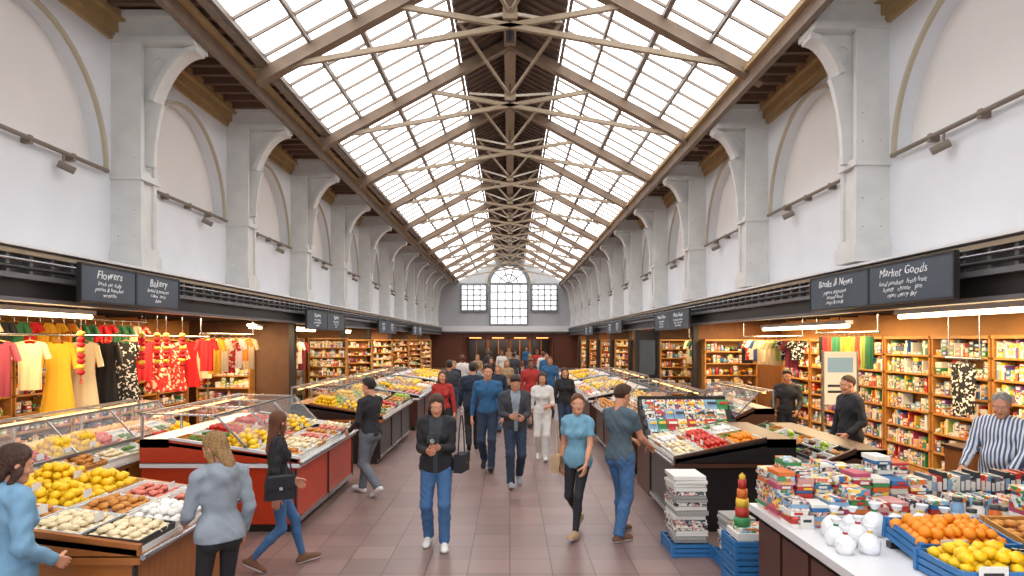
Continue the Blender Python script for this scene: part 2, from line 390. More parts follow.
    # hair
    if style!='bald':
        g=SDF((-.16,-.24,-.46),(.16,.14,.18),max(hs,.006)); th=.007 if style=='crop' else .013
        g.ell((0,-.016,.034),(.074+th,.096+th,.088+th*1.1),.02)
        if style=='short': g.ell((.01,.03,.105),(.055,.055,.025),.03)
        X,Y,Z=np.meshgrid(*g.ax,indexing='ij',sparse=True)
        hl=.088 if style in('short','crop') else .080
        pl=.55*(Y-.09)-.83*(Z-hl)+.006*np.sin(X*95+1)+.004*np.sin(X*230)-3.2*X*X; lim=-.07+.006*np.sin(X*120) if style in('short','crop') else -.1
        cut=np.minimum(pl,Y+.02+0*Z+0*X)
        g.f=g.f+.013*np.exp(np.minimum(cut,0)/.018)
        g.f=np.maximum(g.f,cut); g.f=np.maximum(g.f,lim-Z).astype(np.float32)
        if style in('long','mid'):
            e=-.30 if style=='long' else -.15
            g.seg((0,-.055,.0),(0,-.095,e),.078,.06,.03,.6)
            for sx in(-1,1):
                g.seg((sx*.052,.018,.07),(sx*.074,.002,-.05),.018,.022,.022); g.seg((sx*.074,.002,-.05),(sx*.083,-.025,e+.03),.024,.018,.025)
        if style=='tail':
            g.ell((0,-.12,.03),(.03,.035,.03),.02); g.seg((0,-.13,.02),(0,-.14,-.18),.03,.014,.02)
            for sx in(-1,1): g.seg((sx*.06,.03,.05),(sx*.073,.012,-.05),.012,.006,.015)
        if style=='bun': g.ell((0,-.115,.055),(.04,.04,.038),.015)
        g.f+=(.003*np.sin(X*170+25*np.sin(Z*9)+Y*40)*np.cos(Y*110+Z*12)).astype(np.float32)
        V,F=g.mesh(); mb.add(TH(V),F,hair,True)
    # hands
    for i,sx in((0,-1),(1,1)):
        e,w=elb[i],wr[i]; z=(w-e)/np.linalg.norm(w-e)
        n=np.array([-sx,0,0],float) if palm is None or palm[i] is None else np.array(palm[i],float)
        n=n-z*(n@z)
        if np.linalg.norm(n)<.1: n=np.array([0,0,1.])-z*z[2]
        n/=np.linalg.norm(n); t=np.cross(z,n)*sx
        hv=.0042 if vox<.014 else .0065
        Lf=.06 if sleeve=='long' else .25
        g=SDF((-.065,-.05,-Lf-.05),(.085,.12,.2),hv)
        g.seg((0,0,-Lf),(0,0,.005),.027+(.011 if Lf>.1 else .002),.024,.01,.85)
        if Lf>.1: g.seg((0,0,-.2),(0,0,-.1),.036,.033,.02)
        fx=[.031,.0105,-.0105,-.030];fl=[.072,.080,.074,.058];base=[.088,.092,.088,.08]
        for q in range(4): g.seg((fx[q]*.55,0,.012),(fx[q],0,base[q]-.004),.0135,.0115,.012)
        g.seg((.018,.008,.02),(.026,.008,.045),.016,.014,.012)
        for q in range(4):
            p=np.array([fx[q],0,base[q]]);a=curl*(.7+.12*q)
            for r_,(fr,rr) in enumerate(((.45,.0095),(.31,.0085),(.24,.0075))):
                dd=np.array([fx[q]*.6*(1-curl),math.sin(a),math.cos(a)]);dd/=np.linalg.norm(dd); p2=p+dd*fl[q]*fr
                g.seg(p,p2,rr,rr-.0008,.003); p=p2; a+=curl*1.25
        p=np.array([.026,.006,.032]);
        for ln,rr,dr in((.042,.0125,(.62,.35,.7)),(.032,.0105,(.45,.5+curl*.3,.75)),(.026,.009,(.2,.6+curl*.4,.75))):
            dd=np.array(dr);dd/=np.linalg.norm(dd);p2=p+dd*ln;g.seg(p,p2,rr,rr-.0012,.005);p=p2
        V,F=g.mesh(); W=w+V[:,:1]*t+V[:,1:2]*n+V[:,2:]*z
        if np.linalg.det(np.stack([t,n,z]))<0: F=F[:,::-1]
        mb.add(W,F,skin,True)
    # shoes
    for i in(0,1):
        toe=(feet[i][3] if len(feet[i])>3 else 0); pit=feet[i][4] if len(feet[i])>4 else 0
        g=SDF((-.07,-.12,-.01),(.07,.24,.18),.0075 if vox<.014 else .011)
        g.seg((0,-.045,.035),(0,.0,.04),.038,.04,.02); g.seg((0,0,.04),(0,.13,.03),.042,.040,.03); g.ell((0,.15,.03),(.043,.055,.032),.02)
        g.seg((0,-.01,.05),(0,.0,.115),.038,.036,.02); g.seg((0,.03,.07),(0,.1,.045),.03,.03,.02)
        X,Y,Z=np.meshgrid(*g.ax,indexing='ij',sparse=True); g.f=np.maximum(g.f,.002-Z).astype(np.float32)
        V,F=g.mesh(); zc=V[F].mean(1)[:,2]
        sole='white_top' if shoe!='cloth_black' else 'black_metal'
        ms=np.where(zc<.022,mb.slot(sole),mb.slot(shoe))
        R=Rz(toe)@Rx(-pit); mb.add((V-[0,0,.085])@R.T+ank[i],F,ms,True)
    mb.V=[v*s for v in mb.V]
    return mb.obj(name,(x,y,z0),math.radians(heading))
def walk(st=.3,side=1,w=.08):
    a=(w*-1,st,.0,0,-.18); b=(w,-st,.075,0,.55)
    return (a,b) if side>0 else ((-w,-st,.075,0,.55),(w,st,.0,0,-.18))

# ============================================================ ROOM SHELL
Y0,Y1=-2.,53.
LW,RW=-6.1,5.32
LC,RC=-5.68,4.9
LB,RB=-8.6,7.4
mb=MB(); mb.bx((LB-.2,Y0,-.2),(RB+.2,Y1+.3,0),'floor_tile'); mb.obj('floor')
ycL=[10+4*k for k in range(-2,11)]; ycR=[9.2+4.2*k for k in range(-2,11)]
def upper_wall(side,X,ycs,sp,name,ztop):
    s=1 if X<0 else -1
    mb=MB(); zb=3.4; zs=4.82; ry=sp/2-.36; rz=1.84; rec=X-s*.22
    ys=[ycs[0]-sp]+list(ycs)+[ycs[-1]+sp]
    for a,b in zip(ys[:-1],ys[1:]):
        if a>Y1: continue
        c=(a+b)/2
        if b>Y1+3: continue
        P=lambda y,z:(X,y,z)
        mb.poly([P(a,zb),P(b,zb),P(b,zs),P(a,zs)],'wall_paint')
        mb.poly([P(a,zs),P(c-ry,zs),P(c-ry,ztop),P(a,ztop)],'wall_paint'); mb.poly([P(c+ry,zs),P(b,zs),P(b,ztop),P(c+ry,ztop)],'wall_paint')
        N=28; A=[(c-ry*math.cos(math.pi*i/N),zs+rz*math.sin(math.pi*i/N)) for i in range(N+1)]
        for (y0,z0),(y1,z1) in zip(A[:-1],A[1:]):
            mb.poly([P(y0,z0),P(y1,z1),P(y1,ztop),P(y0,ztop)],'wall_paint')
            mb.poly([P(y0,z0),P(y1,z1),(rec,y1,z1),(rec,y0,z0)],'wall_paint')
            mb.beam((X+s*.02,y0,z0),(X+s*.02,y1,z1),.05,.06,'arch_trim')
        mb.poly([(rec,c-ry,zs),(rec,c+ry,zs),(X,c+ry,zs),(X,c-ry,zs)],'wall_paint')
        mb.poly([(rec,c-ry,zs)]+[(rec,y,z) for y,z in A[1:-1]]+[(rec,c+ry,zs)],'wall_panel')
    mb.bx((X-s*.3,Y0,zb),(X-s*.4,Y1,ztop),'wall_paint')
    mb.obj('wall_'+name)
    tr=MB()
    tr.bx((X,Y0,ztop-.42),(X+s*.06,Y1,ztop-.3),'cornice'); tr.bx((X,Y0,ztop-.3),(X+s*.12,Y1,ztop-.14),'cornice'); tr.bx((X,Y0,ztop-.14),(X+s*.22,Y1,ztop),'cornice')
    tr.obj('trim_cornice_'+name)
    r=MB(); 
    for a,b in zip(ys[:-1],ys[1:]):
        if b>Y1: continue
        r.cyl((X+s*.1,a+.45,4.82),(X+s*.1,b-.45,4.82),.03,'iron_bar'); 
        for t in(.25,.5,.75):
            yy=a+.4+(b-a-.8)*t; r.bx((X,yy-.03,4.76),(X+s*.12,yy+.03,4.86),'iron_bar')
        yy=(a+b)/2+.6; r.cyl((X+s*.1,yy,4.82),(X+s*.1,yy,4.70),.015,'iron_bar'); r.cyl((X+s*.06,yy-.05,4.66),(X+s*.22,yy+.05,4.58),.05,'iron_bar')
    r.obj('trim_rail_'+name)
upper_wall(0,LW,ycL,4.,'left',7.3); upper_wall(1,RW,ycR,4.2,'right',7.15)

def column_mesh(side,reach,wall,ztop):
    s=side; mb=MB(); d=wall
    B=lambda x0,x1,y0,y1,z0,z1,m='iron_white': mb.bx((s*x0,y0,z0),(s*x1,y1,z1),m)
    B(-d,-.0,-.15,.15,3.4,ztop); B(-d,.04,-.22,-.15,3.4,ztop-.4); B(-d,.04,.15,.22,3.4,ztop-.4)
    B(-d,.09,-.28,.28,3.4,3.62); B(-d,.06,-.25,.25,3.62,3.72)
    B(-d,.07,-.26,.26,4.75,4.85)
    for z in(3.9,4.3,5.1,5.5): 
        for yy in(-.225,.225):
            for xx in(-.05,-.3): mb.ball((s*xx,yy,z),(.02,.02,.02),'iron_white')
    B(-d,reach,-.26,.26,ztop-.46,ztop-.36); B(-d,reach+.03,-.32,.32,ztop-.1,ztop); B(-d,reach-.04,-.22,.22,ztop-.36,ztop-.1)
    N=16; zl=ztop-2.3; zh=ztop-.5; A=[(reach*(1-math.cos(math.pi/2*i/N)),zl+(zh-zl)*math.sin(math.pi/2*i/N)) for i in range(N+1)]
    mb.prism([(s*0,-.04,zh+.05)]+[(s*u,-.04,z) for u,z in A]+[(s*reach,-.04,zh+.05)],(0,.08,0),'iron_white')
    for a,b in zip(A[:-1],A[1:]): mb.beam((s*a[0],0,a[1]),(s*b[0],0,b[1]),.28,.09,'iron_white')
    cu,cz=reach*.27,zh-.24
    for k in range(14):
        t0=k*math.pi/7;t1=(k+1)*math.pi/7
        for yy in(-.05,.05): mb.beam((s*(cu+.13*math.cos(t0)),yy,cz+.13*math.sin(t0)),(s*(cu+.13*math.cos(t1)),yy,cz+.13*math.sin(t1)),.03,.03,'iron_white')
    return mb.mesh('iron_column')
cmL=column_mesh(1,.84,.42,7.3); cmR=column_mesh(-1,.64,.42,7.12)
for y in ycL:
    if y<Y1: place(cmL,'iron_column',(LC,y,0))
for y in ycR:
    if y<Y1: place(cmR,'iron_column',(RC,y,0))

# roof -----------------------------------------------------------
SL=.54; ZR=9.50
zr=lambda X: ZR-SL*abs(X)
E=4.3; RI=1.12
for s,nm in((-1,'left'),(1,'right')):
    mb=MB(); mb.prism([(s*(RI+.03),Y0,zr(RI+.03)),(s*(E-.04),Y0,zr(E-.04)),(s*(E-.04),Y0,zr(E-.04)+.02),(s*(RI+.03),Y0,zr(RI+.03)+.02)],(0,Y1-Y0-.02,0),'pane'); mb.obj('skylight_glazing_'+nm)
    mb=MB()
    y=Y0+.3
    while y<Y1-.1:
        mb.beam((s*(RI+.03),y,zr(RI)-.05),(s*(E-.03),y,zr(E)-.05),.04,.05,'iron_bar'); y+=.633
    for X in(RI+.06,1.9,2.7,3.5,E-.08): mb.beam((s*X,Y0,zr(X)-.09),(s*X,Y1-.05,zr(X)-.09),.09 if X==2.7 else .055,.1,'iron_bar')
    mb.obj('skylight_bars_'+nm)
    mb=MB()
    mb.prism([(0,Y0,ZR),(s*(RI+.02),Y0,zr(RI+.02)),(s*(RI+.02),Y0,zr(RI+.02)+.05),(0,Y0,ZR+.05)],(0,Y1-Y0,0),'ridge_metal')
    y=Y0
    while y<Y1:
        mb.beam((0,y,ZR-.03),(s*RI,y,zr(RI)-.03),.05,.05,'ridge_metal'); y+=.3
    mb.obj('ceiling_ridge_'+nm)
    zt=7.32 if s<0 else 7.17; xw=LW if s<0 else RW; xc=(LC+.86) if s<0 else (RC-.66)
    mb=MB(); mb.bx((s*(E-.02),Y0,zt+.02),(xw,Y1,zt+.08),'soffit_wood')
    y=Y0
    while y<Y1:
        mb.bx((s*(E),y,zt-.1),(xw-s*.22,y+.09,zt+.02),'soffit_wood'); y+=.42
    mb.obj('ceiling_eaves_'+nm)
    mb=MB(); Ye=Y1-.02
    mb.bx((s*(E-.03),Y0,zt-.28),(s*(E+.08),Ye,zt-.2),'iron_beige'); mb.bx((s*(E-.03),Y0,zt-.1),(s*(E+.08),Ye,zt+.0),'iron_beige')
    mb.bx((xc,Y0,zt-.42),(xc-s*.1,Ye,zt-.2),'iron_beige'); mb.bx((xc+s*.02,Y0,zt-.2),(xc-s*.18,Ye,zt-.1),'cornice')
    y=Y0; k=0
    while y<Y1-.5:
        mb.beam((s*(E+.02),y,zt-.24 if k%2 else zt-.05),(s*(E+.02),y+.5,zt-.05 if k%2 else zt-.24),.03,.035,'iron_beige'); y+=.5;k+=1
    mb.obj('eaves_girder_'+nm)
def truss_mesh():
    mb=MB(); nz=8.02
    for s in(-1,1):
        mb.beam((s*4.4,0,zr(4.4)-.24),(0,0,ZR-.24),.13,.22,'iron_beige')
        mb.beam((s*4.4,0,zr(4.4)-.36),(0,0,ZR-.36),.22,.03,'iron_beige')
        mb.beam((s*4.45,0,7.0),(-s*1.9,0,zr(1.9)-.34),.08,.09,'iron_light')
        mb.beam((0,0,nz),(s*1.05,1.9,zr(1)-.15),.055,.055,'iron_light'); mb.beam((0,0,nz),(s*1.05,-1.9,zr(1)-.15),.055,.055,'iron_light')
    mb.box((0,0,nz),(.26,.06,.2),'iron_light')
    return mb.mesh('roof_truss')
tm=truss_mesh(); k=-3
while 11.2+3.8*k<Y1-.5:
    place(tm,'roof_truss',(0,11.2+3.8*k,0)); k+=1
mb=MB(); mb.bx((-.09,Y0,ZR-.34),(.09,Y1-.02,ZR-.12),'iron_beige'); mb.bx((-.14,Y0,ZR-.36),(.14,Y1-.02,ZR-.33),'iron_light'); mb.obj('ridge_beam')
for y in(9.5,13.3,17.1,20.9):
    mb=MB(); mb.cyl((0,0,0),(0,0,-.35),.015,'black_metal'); mb.cyl((0,0,-.35),(0,.05,-.62),.08,'black_metal',.1,n=14); mb.obj('ceiling_spotlight',(0,y,ZR-.36))

# end wall --------------------------------------------------------
mb=MB(); H3=3.3
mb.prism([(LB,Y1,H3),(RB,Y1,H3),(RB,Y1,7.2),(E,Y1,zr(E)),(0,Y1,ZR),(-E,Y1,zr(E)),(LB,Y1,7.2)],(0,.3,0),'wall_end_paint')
mb.bx((LB,Y1-.25,3.0),(RB,Y1,3.45),'ledge'); mb.bx((LB,Y1-.3,2.85),(RB,Y1,3.0),'fascia_dark')
mb.bx((LB,Y1,0),(-3.8,Y1+.3,3.3),'end_wood'); mb.bx((3.6,Y1,0),(RB,Y1+.3,3.3),'end_wood'); mb.bx((-3.8,Y1,2.5),(3.6,Y1+.3,3.3),'end_wood')
mb.bx((-3.8,Y1+2.4,0),(3.6,Y1+2.5,2.6),'end_wood'); mb.bx((-3.9,Y1+.3,0),(-3.8,Y1+2.5,2.6),'end_wood'); mb.bx((3.6,Y1+.3,0),(3.7,Y1+2.5,2.6),'end_wood'); mb.bx((-3.9,Y1+.3,2.55),(3.7,Y1+2.5,2.65),'stall_ceiling'); mb.bx((-3.9,Y1+.3,-.1),(3.7,Y1+2.5,0),'floor_tile')
for x in(-3.8,-2,-.1,1.8,3.6): mb.bx((x-.06,Y1-.08,0),(x+.06,Y1+.05,2.85),'wood_dark')
for x in(-2.9,-1.0,.85,2.7):
    mb.bx((x-.75,Y1+2.35,.5),(x+.75,Y1+2.4,2.3),'shop_glass'); mb.bx((x-.04,Y1+2.3,0),(x+.04,Y1+2.4,2.4),'wood_orange')
mb.obj('wall_end')
mb=MB()
for x in(-2.9,-1.,.85,2.7): mb.bx((x-.5,Y1+.6,2.45),(x+.5,Y1+.75,2.53),'warm_glow')
mb.obj('entrance_light_strip')
def window(name,xc,w,zb,zt,arch,y=Y1,nx=4,nz=5):
    mb=MB(); yf=y-.05; r=w/2
    if arch:
        N=20;pts=[(xc-r,yf,zb),(xc+r,yf,zb)]+[(xc+r*math.cos(math.pi*i/N),yf,zt-r+r*math.sin(math.pi*i/N)) for i in range(N+1)]
    else: pts=[(xc-r,yf,zb),(xc+r,yf,zb),(xc+r,yf,zt),(xc-r,yf,zt)]
    mb.poly(pts,'pane_end')
    P=pts+[pts[0]]
    for a,b in zip(P[:-1],P[1:]):
        if math.dist(a,b)>.01:
            mb.beam((a[0],yf-.03,a[2]),(b[0],yf-.03,b[2]),.14,.16,'window_frame')
    if arch:
        for i in range(20):
            t0=i*math.pi/20;t1=t0+math.pi/20; R_=r+.28
            mb.beam((xc+R_*math.cos(t0),yf-.02,zt-r+R_*math.sin(t0)),(xc+R_*math.cos(t1),yf-.02,zt-r+R_*math.sin(t1)),.12,.12,'arch_trim')
    zz=zt-r if arch else zt
    for i in range(1,nx): x=xc-r+w*i/nx; mb.bx((x-.04,yf-.05,zb),(x+.04,yf,zz),'window_frame')
    for i in range(1,nz+(1 if arch else 0)): z=zb+(zz-zb)*i/nz; mb.bx((xc-r,yf-.05,z-.04),(xc+r,yf,z+.04),'window_frame')
    if arch:
        mb.bx((xc-r,yf-.1,zz-.1),(xc+r,yf,zz+.08),'window_frame')
        for a in(36,72,108,144): mb.beam((xc,yf-.03,zz),(xc+r*math.cos(math.radians(a)),yf-.03,zz+r*math.sin(math.radians(a))),.07,.07,'window_frame')
        for i in range(10):
            t0=i*math.pi/10;t1=t0+math.pi/10; mb.beam((xc+r*.5*math.cos(t0),yf-.03,zz+r*.5*math.sin(t0)),(xc+r*.5*math.cos(t1),yf-.03,zz+r*.5*math.sin(t1)),.07,.07,'window_frame')
    mb.obj(name)
window('window_1',-.1,3.1,3.55,8.5,True,nx=5,nz=5); window('window_2',-3.0,2.1,4.7,6.9,False); window('window_3',2.85,2.1,4.7,6.9,False)

# fascia / canopy -------------------------------------------------
for X,s,nm,dz in((LC,1,'left',.0),(RC,-1,'right',-.05)):
    mb=MB()
    mb.bx((X-s*.4,Y0,3.36+dz),(X+s*.16,Y1-.3,3.395+dz),'ledge')
    mb.bx((X-s*.1,Y0,3.05+dz),(X,Y1-.3,3.36+dz),'fascia_dark'); mb.bx((X-s*.1,Y0,3.0+dz),(X+s*.14,Y1-.3,3.06+dz),'grey_metal')
    mb.bx((X-s*.1,Y0,2.78+dz),(X+s*.04,Y1-.3,3.0+dz),'black_metal'); mb.bx((X-s*.1,Y0,2.74+dz),(X+s*.09,Y1-.3,2.79+dz),'grey_metal')
    y=Y0
    while y<Y1-.4: mb.bx((X,y,3.06+dz),(X+s*.09,y+.05,3.34+dz),'grey_metal'); y+=.35
    mb.cyl((X+s*.1,Y0,3.13+dz),(X+s*.1,Y1-.3,3.13+dz),.025,'black_metal'); mb.cyl((X+s*.1,Y0,3.22+dz),(X+s*.1,Y1-.3,3.22+dz),.018,'steel')
    mb.bx((X+s*.1,Y0,3.28+dz),(X+s*.13,Y1-.3,3.33+dz),'iron_light')
    mb.obj('canopy_fascia_'+nm)
    bw=LB if s>0 else RB
    mb=MB(); mb.bx((X-s*.1,Y0,2.86),(bw,Y1,2.92),'stall_ceiling'); y=Y0
    while y<Y1: mb.bx((X-s*.1,y,2.78),(bw,y+.06,2.86),'stall_ceiling'); y+=1.2
    mb.obj('ceiling_stalls_'+nm)
    mb=MB(); mb.bx((bw,Y0,0),(bw-s*.12,Y1,2.9),'stall_wall'); mb.obj('wall_stalls_'+nm)
def partition(X0,X1,y,m='partition'):
    mb=MB(); mb.bx((X0,y-.05,0),(X1,y+.05,2.78),m); mb.bx((X1-.08 if X0<0 else X0-.06,y-.09,0),(X1+.06 if X0<0 else X0+.08,y+.09,2.78),'black_metal'); return mb
pl=[17.2,22.4,26.5,31,36,41,46]; pr=[17.5,22.5,27,32,37,42,47]
for i,y in enumerate(pl): partition(LB,LC-.15,y,'partition' if i%2 else 'stall_wall_dark').obj('wall_partition_left_%d'%i)
for i,y in enumerate(pr): partition(RC+.15,RB,y,'stall_wall_dark' if i%2 else 'partition').obj('wall_partition_right_%d'%i)
mb=MB(); mb.bx((4.0,20.3,0),(4.7,20.4,2.6),'black_panel'); mb.bx((3.97,20.25,0),(4.05,20.45,2.62),'black_metal'); mb.bx((4.65,20.25,0),(4.73,20.45,2.62),'black_metal'); mb.bx((4.1,20.27,1.2),(4.6,20.3,2.3),'chalk'); mb.obj('menu_board_panel')

# signs -----------------------------------------------------------
def text_mesh(body,size,m):
    cu=bpy.data.curves.new('t','FONT'); cu.body=body; cu.size=size; cu.align_x='CENTER'; cu.align_y='CENTER'; cu.extrude=.003; cu.shear=.32; cu.space_line=.9; cu.offset=-.0015; cu.space_character=1.08
    o=bpy.data.objects.new('t',cu); sc.collection.objects.link(o); dg=bpy.context.evaluated_depsgraph_get()
    me=bpy.data.meshes.new_from_object(o.evaluated_get(dg)); bpy.data.objects.remove(o); me.materials.clear(); me.materials.append(MATS[m])
    n=len(me.vertices); co=np.zeros(n*3); me.vertices.foreach_get('co',co); co=co.reshape(-1,3)
    co[:,1]+=size*.07*np.sin(co[:,0]/size*2.1)+size*.04*np.sin(co[:,0]/size*5.3); co[:,0]+=size*.05*np.sin(co[:,1]/size*4+co[:,0]/size*3)
    me.vertices.foreach_set('co',co.ravel()); me.update(); return me
def sign(X,y0,y1,zb,zt,words):
    s=1 if X<0 else -1; w=y1-y0; mb=MB(); zc=(zb+zt)/2;hh=(zt-zb)/2
    mb.bx((-w/2,-.02,-hh),(w/2,.02,hh),'chalk')
    for a in(-1,1): mb.bx((-w/2,-.03,a*hh-.012),(w/2,.03,a*hh+.012),'black_metal'); mb.bx((a*w/2-.012,-.03,-hh),(a*w/2+.012,.03,hh),'black_metal')
    for t in(-.35,.35): mb.cyl((w*t,.0,hh-.05),(w*t,.24,hh-.05),.012,'black_metal')
    if w>2.2: mb.bx((-.02,-.03,-hh),(.02,.03,hh),'black_metal')
    o=mb.obj('chalkboard_sign',(X,(y0+y1)/2,zc),math.pi/2 if s>0 else -math.pi/2)
    for i,(tx,px,pz,sz) in enumerate(words):
        me=text_mesh(tx,sz*(zt-zb),'chalk_text'); t=place(me,'lettering_%d'%i,(px*w,-.026,pz*(zt-zb)),0,o); t.rotation_euler=(math.pi/2,0,0)
Wd=[('Flowers',-.26,.26,.34),('fresh cut daily\nposies & bunches\nwreaths',-.26,-.14,.17),('Bakery',.24,.26,.34),('bread & pastries\ncakes  tarts\nbuns',.24,-.14,.17)]
W2=[('Books & News',-.27,.26,.3),('papers magazines\nsecond hand\nmaps & cards',-.27,-.15,.17),('Market Goods',.22,.26,.3),('local produce  fresh fruit\nhoney   cheese   jam\nopen every day',.22,-.15,.17)]
sign(-5.35,7.95,10.3,2.79,3.26,Wd); sign(4.6,6.6,9.75,2.74,3.22,W2)
sign(-5.35,16.8,20.6,2.6,3.1,Wd); sign(4.55,16.2,20.,2.6,3.1,W2); sign(-5.35,26,30,2.6,3.1,Wd); sign(4.55,26,30,2.6,3.1,Wd); sign(-5.35,35,39,2.6,3.1,Wd); sign(4.55,35,39,2.6,3.1,Wd)

# tubes + stall lights ---------------------------------------------
def tube(X,y0,y1,z):
    mb=MB(); L_=y1-y0; mb.bx((-.06,0,.03),(.06,L_,.09),'white_top'); mb.cyl((0,.03,0),(0,L_-.03,0),.03,'tube_light'); mb.cyl((0,.3,.09),(0,.3,2.77-z),.01,'black_metal'); mb.cyl((0,L_-.3,.09),(0,L_-.3,2.77-z),.01,'black_metal')
    mb.obj('fluorescent_tube',(X,y0,z))
for a in((-6.2,7.6,9.5,2.64),(-6.6,16.2,17.0,2.62),(-6.4,18,21,2.6),(-6.4,23.2,25.6,2.6),(5.4,6.6,8.9,2.62),(5.3,10,13.4,2.52),(6.8,13.8,17,2.58),(6.8,18.5,21.5,2.6),(6.8,23.5,26,2.6)): tube(*a)
def area(X,y,z,sx,sy,p,col,name='stall_light'):
    l=bpy.data.lights.new(name,'AREA'); l.shape='RECTANGLE'; l.size=sx;l.size_y=sy;l.energy=p;l.color=col
    o=bpy.data.objects.new(name,l);o.location=(X,y,z);sc.collection.objects.link(o)
WARM=(1,.73,.42)
for X,ys in((-6.6,(8.5,12.5,15.4,19.8,24.5,29,33.5,38.5,43.5)),(6.0,(8.5,12,15.5,20,25,29.5,34.5,39.5,44.5))):
    for y in ys: area(X,y,2.74,.8,2.2,150,WARM)
area(0,54.2,2.5,5,1,160,WARM)

# ============================================================ STALL CONTENT
def garment(mb,c,ang,w,h,m,kind='dress'):
    R=Rz(ang); c=np.array(c,float); nu,nv=11,8
    for side in(-1,1):
        V=[]
        for j in range(nv+1):
            v=j/nv
            if kind=='scarf': hw=w*.5*(1+.1*math.sin(v*5))
            else: hw=w*(.42-.1*math.sin(min(1,v*2.2)*math.pi*.5)) + (w*.28*max(0,v-.42) if kind=='dress' else 0)
            for i in range(nu+1):
                u=i/nu*2-1; dz=0
                if j==0 and kind!='scarf': dz=-.10*abs(u)*h*.5+(.0 if abs(u)>.3 else -.05)
                V.append([u*hw,side*(.035*math.sqrt(max(0,1-u*u*.98))+.02*v*math.sin(u*9+v*2)),-v*h+dz])
        F=[[j*(nu+1)+i,j*(nu+1)+i+1,(j+1)*(nu+1)+i+1,(j+1)*(nu+1)+i] for j in range(nv) for i in range(nu)]
        mb.add(np.array(V)@R.T+c,F,m,True)
    if kind!='scarf':
        for sx in(-1,1):
            a=c+R@np.array([sx*w*.36,0,-.06*h-.02]);b=c+R@np.array([sx*w*.50,0,-h*.38]); mb.cyl(a,b,.045,m,.05,n=8)
    mb.cyl(c+[0,0,-.02],c+[0,0,.07],.006,'steel',n=5)
    if kind!='scarf': mb.cyl(c+R@np.array([-w*.33,0,-.05*h]),c+[0,0,-.0],.008,'wood',n=5); mb.cyl(c+R@np.array([w*.33,0,-.05*h]),c,.008,'wood',n=5)
def rack(X,ys,z,specs,floor=True,name='clothes_rack'):
    mb=MB(); y0,y1=min(ys)-.3,max(ys)+.3
    mb.cyl((0,y0,z+.08),(0,y1,z+.08),.02,'steel')
    for y in(y0+.05,y1-.05):
        if floor: mb.cyl((0,y,0),(0,y,z+.08),.02,'steel'); mb.bx((-.3,y-.02,0),(.3,y+.02,.04),'steel')
        else: mb.cyl((0,y,z+.08),(0,y,2.77),.012,'steel')
    for y,(w,h,m,k,a) in zip(ys,specs): garment(mb,(0,y,z),a,w,h,m,k)
    mb.obj(name,(X,0,0))
def garland(X,y,z,n,m,L_=.9):
    mb=MB(); mb.cyl((0,0,0),(0,0,-L_),.006,'pk_0',n=5)
    for i in range(n):
        zz=-.08-(L_-.1)*i/n; q=.055
        mb.lathe((0,0,zz-.07),[(.01,0),(q*.7,.01),(q,.035),(q,.05),(q*.7,.075),(.01,.085)],m if i%3 else 'pk_2',10)
    for a in range(5): mb.cyl((0,0,-L_),(.02*math.cos(a*1.26),.02*math.sin(a*1.26),-L_-.1),.004,m,n=4)
    mb.cyl((0,0,0),(0,0,2.78-z),.004,'steel',n=4); mb.obj('red_lantern_garland',(X,y,z))
def shelf_mesh(w,h,d,n,kind,seed,wood='wood'):
    r=random.Random(seed); mb=MB(); t=.03
    mb.bx((-w/2,0,0),(-w/2+t,d,h),wood);mb.bx((w/2-t,0,0),(w/2,d,h),wood);mb.bx((-w/2,d-.02,0),(w/2,d,h),wood);mb.bx((-w/2-.0,-.02,h-t),(w/2+.0,d,h+.02),wood);mb.bx((-w/2,0,0),(w/2,d,.1),wood)
    for i in range(n):
        z=.1+(h-.1)*i/n; hh=(h-.1)/n; mb.bx((-w/2,0,z-t/2),(w/2,d,z+t/2),wood); z+=t/2
        x=-w/2+t+.02
        while x<w/2-t-.06:
            q=r.random()
            if kind=='books' and q<.55:
                bw=r.uniform(.02,.05);bh=hh*r.uniform(.55,.82);dd=d*r.uniform(.55,.75)
                m=r.choice(PAL+['pk_4','pk_10','pk_0','pk_3','pk_2']); mb.bx((x,.03,z),(x+bw,.03+dd,z+bh),m)
                mb.bx((x+.004,.028,z+bh*.55),(x+bw-.004,.03,z+bh*.8),r.choice(['pk_4','pk_2','pk_10'])); x+=bw+.002
            elif q<.7 or kind=='books':
                bw=r.uniform(.07,.15)
                if x+bw>w/2-t: break
                zz=z
                for _ in range(r.randint(1,4)):
                    bh=r.uniform(.04,.1)
                    if zz+bh>z+hh*.85: break
                    m=r.choice(PAL+PRT*3); mb.bx((x,.03,zz),(x+bw,d*.8,zz+bh*.95),m); mb.bx((x+bw*.2,.027,zz+bh*.3),(x+bw*.8,.03,zz+bh*.7),r.choice(['pk_4','pk_10','pk_2'])); zz+=bh
                x+=bw+.01
            elif q<.85:
                rr=r.uniform(.03,.055);bh=hh*r.uniform(.4,.75); m=r.choice(PAL+['wood','orange','pastry']); mb.lathe((x+rr,rr+.05,z),[(0,0),(rr,0),(rr,bh*.65),(rr*.5,bh*.8),(rr*.5,bh),(0,bh)],m,10); x+=rr*2+.01
            else:
                rr=r.uniform(.06,.1)
                if x+2*rr>w/2-t: break
                m=r.choice(['pastry','orange','tomato','cream','leaf','pk_3','pk_2'])
                mb.lathe((x+rr,rr+.04,z),[(0,0),(rr*.7,0),(rr,.08),(rr*.92,.08),(rr*.6,.03)],'wood_dark',10)
                for _ in range(6): mb.ball((x+rr+r.uniform(-.5,.5)*rr,rr+.04+r.uniform(-.5,.5)*rr,z+.08+r.uniform(0,.03)),(.035,.035,.03),m)
                x+=2*rr+.015
    return mb.mesh('shelf')
